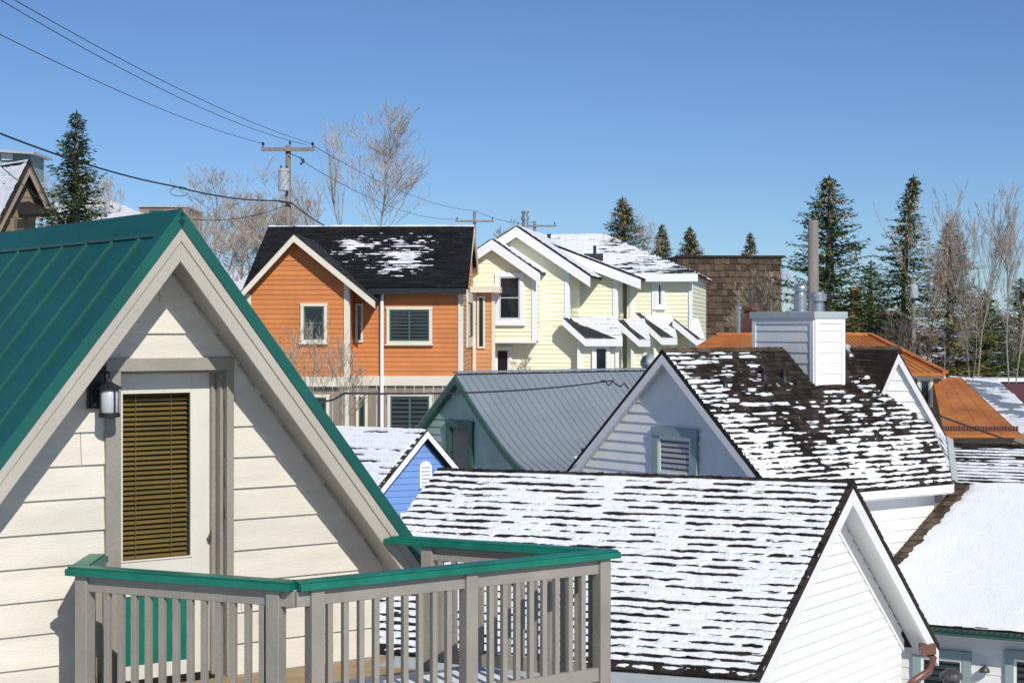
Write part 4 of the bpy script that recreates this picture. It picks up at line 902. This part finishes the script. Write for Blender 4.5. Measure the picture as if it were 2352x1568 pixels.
def bare(label,px,top,bot,Y,wpx,seed,m='twig',up=.75,lv=5,r0=.11,name='bare_tree',stems=1,mt='bark',nb=(3,4),twr=.005,k0=6,sf=3.3,hf=.78):
    R_=random.Random(seed); t=P(px,top,Y); b=P(px,bot,Y); Hh=t.z-b.z; Rd=wpx/F*Y/2
    o=thing(name,label,'tree' if name=='bare_tree' else 'shrub',b); mt_=MB(); mc=MB()
    def br(p,d,L_,r,l):
        n=3 if l<2 else 2; pts=[p]; q=p; dd=d
        for i in range(n):
            dd=(dd+V((R_.uniform(-.14,.14),R_.uniform(-.14,.14),R_.uniform(.02,.16)*(l>0)))).normalized(); q=q+dd*(L_/n); pts.append(q)
        rs=[max(twr,lerp(r,r*.4,i/n)) for i in range(n+1)]
        (mt_ if l<2 else mc).tube(pts,rs,5 if l<2 else 3,False)
        if l>=lv: return
        k=R_.randint(*nb)+(k0 if l==0 else 0)
        for i in range(k):
            s=R_.uniform(.22,1) if l==0 else R_.uniform(.2,1)
            j=min(n-1,int(s*n)); pp=lerp(pts[j],pts[j+1],s*n-j)
            an=R_.uniform(0,6.283); sp=R_.uniform(.35,.8)
            nd=(dd*up+V((math.cos(an)*sp*Rd/Hh*sf,math.sin(an)*sp*Rd/Hh*sf,.15))).normalized()
            br(pp,nd,L_*(R_.uniform(.42,.62)*(1.15-.62*s) if l==0 else R_.uniform(.38,.62)),max(twr,r*.40),l+1)
    for s in range(stems):
        off=V((R_.uniform(-1,1)*Rd*.4*(stems>1),R_.uniform(-.5,.5)*(stems>1),0)); d=V((off.x*.12,0,1)).normalized()
        br(b+off,d,Hh*hf*(1 if stems==1 else R_.uniform(.7,1)),r0*Hh/8,0)
    mt_.build('trunk',M[mt],o); mc.build('crown',M[m],o)
bare('tall bare fan shaped tree above the orange roof',868,272,640,66,250,21,'twig',.8,4,.055,k0=18,nb=(4,5),sf=3.8,hf=.80)
bare('slim bare sapling left of the tall fan shaped tree',795,290,640,68,70,22,'twig',1.0,3,.04,k0=10)
bare('pale bushy bare tree in the thicket just left of the utility pole',600,400,700,78,230,23,'twig',.7,4,.05,stems=3,k0=8,hf=.85,nb=(4,5))
bare('wide bare thicket tree nearer the green roof ridge',520,395,700,74,260,24,'twig',.7,4,.045,stems=3,k0=8,hf=.85,nb=(4,5))
bare('bare thicket tree low behind the green ridge',480,470,720,66,220,25,'twig',.7,4,.045,stems=3,k0=8,hf=.85)
bare('bare bush between the thin grey pole and orange gable',565,480,720,64,180,26,'twig',.7,4,.045,stems=3,k0=8,hf=.85)
bare('bare tree immediately right of the transformer pole',710,390,640,74,130,27,'twig',.8,4,.045,stems=2)
bare('reddish bare tree behind the left spruce',235,365,560,70,130,28,'twig',.7,4,.05,stems=2,k0=10)
bare('bare tree between brown house and spruce',110,385,560,72,90,29,'twig',.7,4,.045,stems=2)
bare('bare tan tree in front of the shingled building',1715,530,860,74,200,30,'twig',.75,4,.045,stems=2,k0=6,hf=.74)
bare('second bare tan tree right of the shingled building',1800,570,840,78,130,31,'twig',.75,4,.04,stems=2,k0=6)
bare('leafless sapling beside the yellow green spruce',1500,470,640,88,120,32,'twig',.8,4,.045,stems=2)
bare('leafless tree with reddish trunk left of the olive conifer',2125,460,880,66,140,33,'twigdark',.9,4,.045,mt='redtrunk',k0=12)
bare('tall leafless poplar near the right edge, left of two',2245,385,880,64,160,34,'twigdark',.95,4,.032,stems=2,k0=12,hf=.74)
bare('tall leafless poplar cut by the right edge',2335,385,880,62,170,35,'twigdark',.95,4,.032,stems=2,k0=12,hf=.74)
bare('dense leafless shrub below the poplars',2190,640,880,60,220,36,'twigdark',.8,4,.035,stems=2,k0=8)
bare('low dark leafless thicket bush under the leaning spruce',2060,650,880,68,200,41,'twigdark',.8,4,.035,stems=2,k0=8)
bare('low leafless bush at the right edge above the maroon wall',2310,650,880,74,220,42,'twigdark',.8,4,.035,stems=3,k0=8)
bare('thin bare shrub growing in front of the orange house windows',690,680,1010,44,190,37,'twig',.8,3,.025,name='bare_shrub',stems=4,twr=.0045)
bare('low bare shrub before the orange house lower wall',800,760,1010,43,150,38,'twig',.8,3,.025,name='bare_shrub',stems=3,twr=.0045)
bare('small bare shrub before the yellow house basement window',1195,800,900,50,110,39,'twig',.8,3,.035,name='bare_shrub',stems=3,twr=.005)
bare('distant leafless tree tops by the distant poles',1160,490,600,120,120,40,'twigdark',.8,4,.05,stems=3)

# ================================================================ camera, light, sky
cam=bpy.data.cameras.new('camera'); co=bpy.data.objects.new('camera',cam); C.objects.link(co); bpy.context.scene.camera=co
co.location=(0,0,CZ); co.rotation_euler=(math.pi/2,0,0); cam.sensor_width=36; cam.lens=F/2352*36; cam.shift_y=-(784-HY)/2352; cam.clip_end=3000; cam.clip_start=.1
sd=V((.404,-.915,0)).normalized(); el=math.radians(36)
vec=V((sd.x*math.cos(el),sd.y*math.cos(el),math.sin(el)))
sl=bpy.data.lights.new('sun','SUN'); sl.energy=4.0; sl.angle=math.radians(.5); sl.color=(1,.96,.89)
so=bpy.data.objects.new('sun',sl); C.objects.link(so); so.rotation_euler=vec.to_track_quat('Z','Y').to_euler()
w=bpy.data.worlds.new('World'); bpy.context.scene.world=w; w.use_nodes=True
nt=w.node_tree; bg=nt.nodes['Background']; sk=nt.nodes.new('ShaderNodeTexSky'); sk.sky_type='NISHITA'; sk.sun_disc=False
sk.sun_elevation=el; sk.sun_rotation=math.atan2(sd.x,sd.y); sk.altitude=2100; sk.air_density=1.0; sk.dust_density=.3; sk.ozone_density=2.5
mx=nt.nodes.new('ShaderNodeMixRGB'); mx.blend_type='MULTIPLY'; mx.inputs[0].default_value=1; mx.inputs[2].default_value=(.76,.96,1.22,1)
nt.links.new(sk.outputs[0],mx.inputs[1]); nt.links.new(mx.outputs[0],bg.inputs[0]); bg.inputs[1].default_value=.074
bpy.context.scene.view_settings.view_transform='Standard'
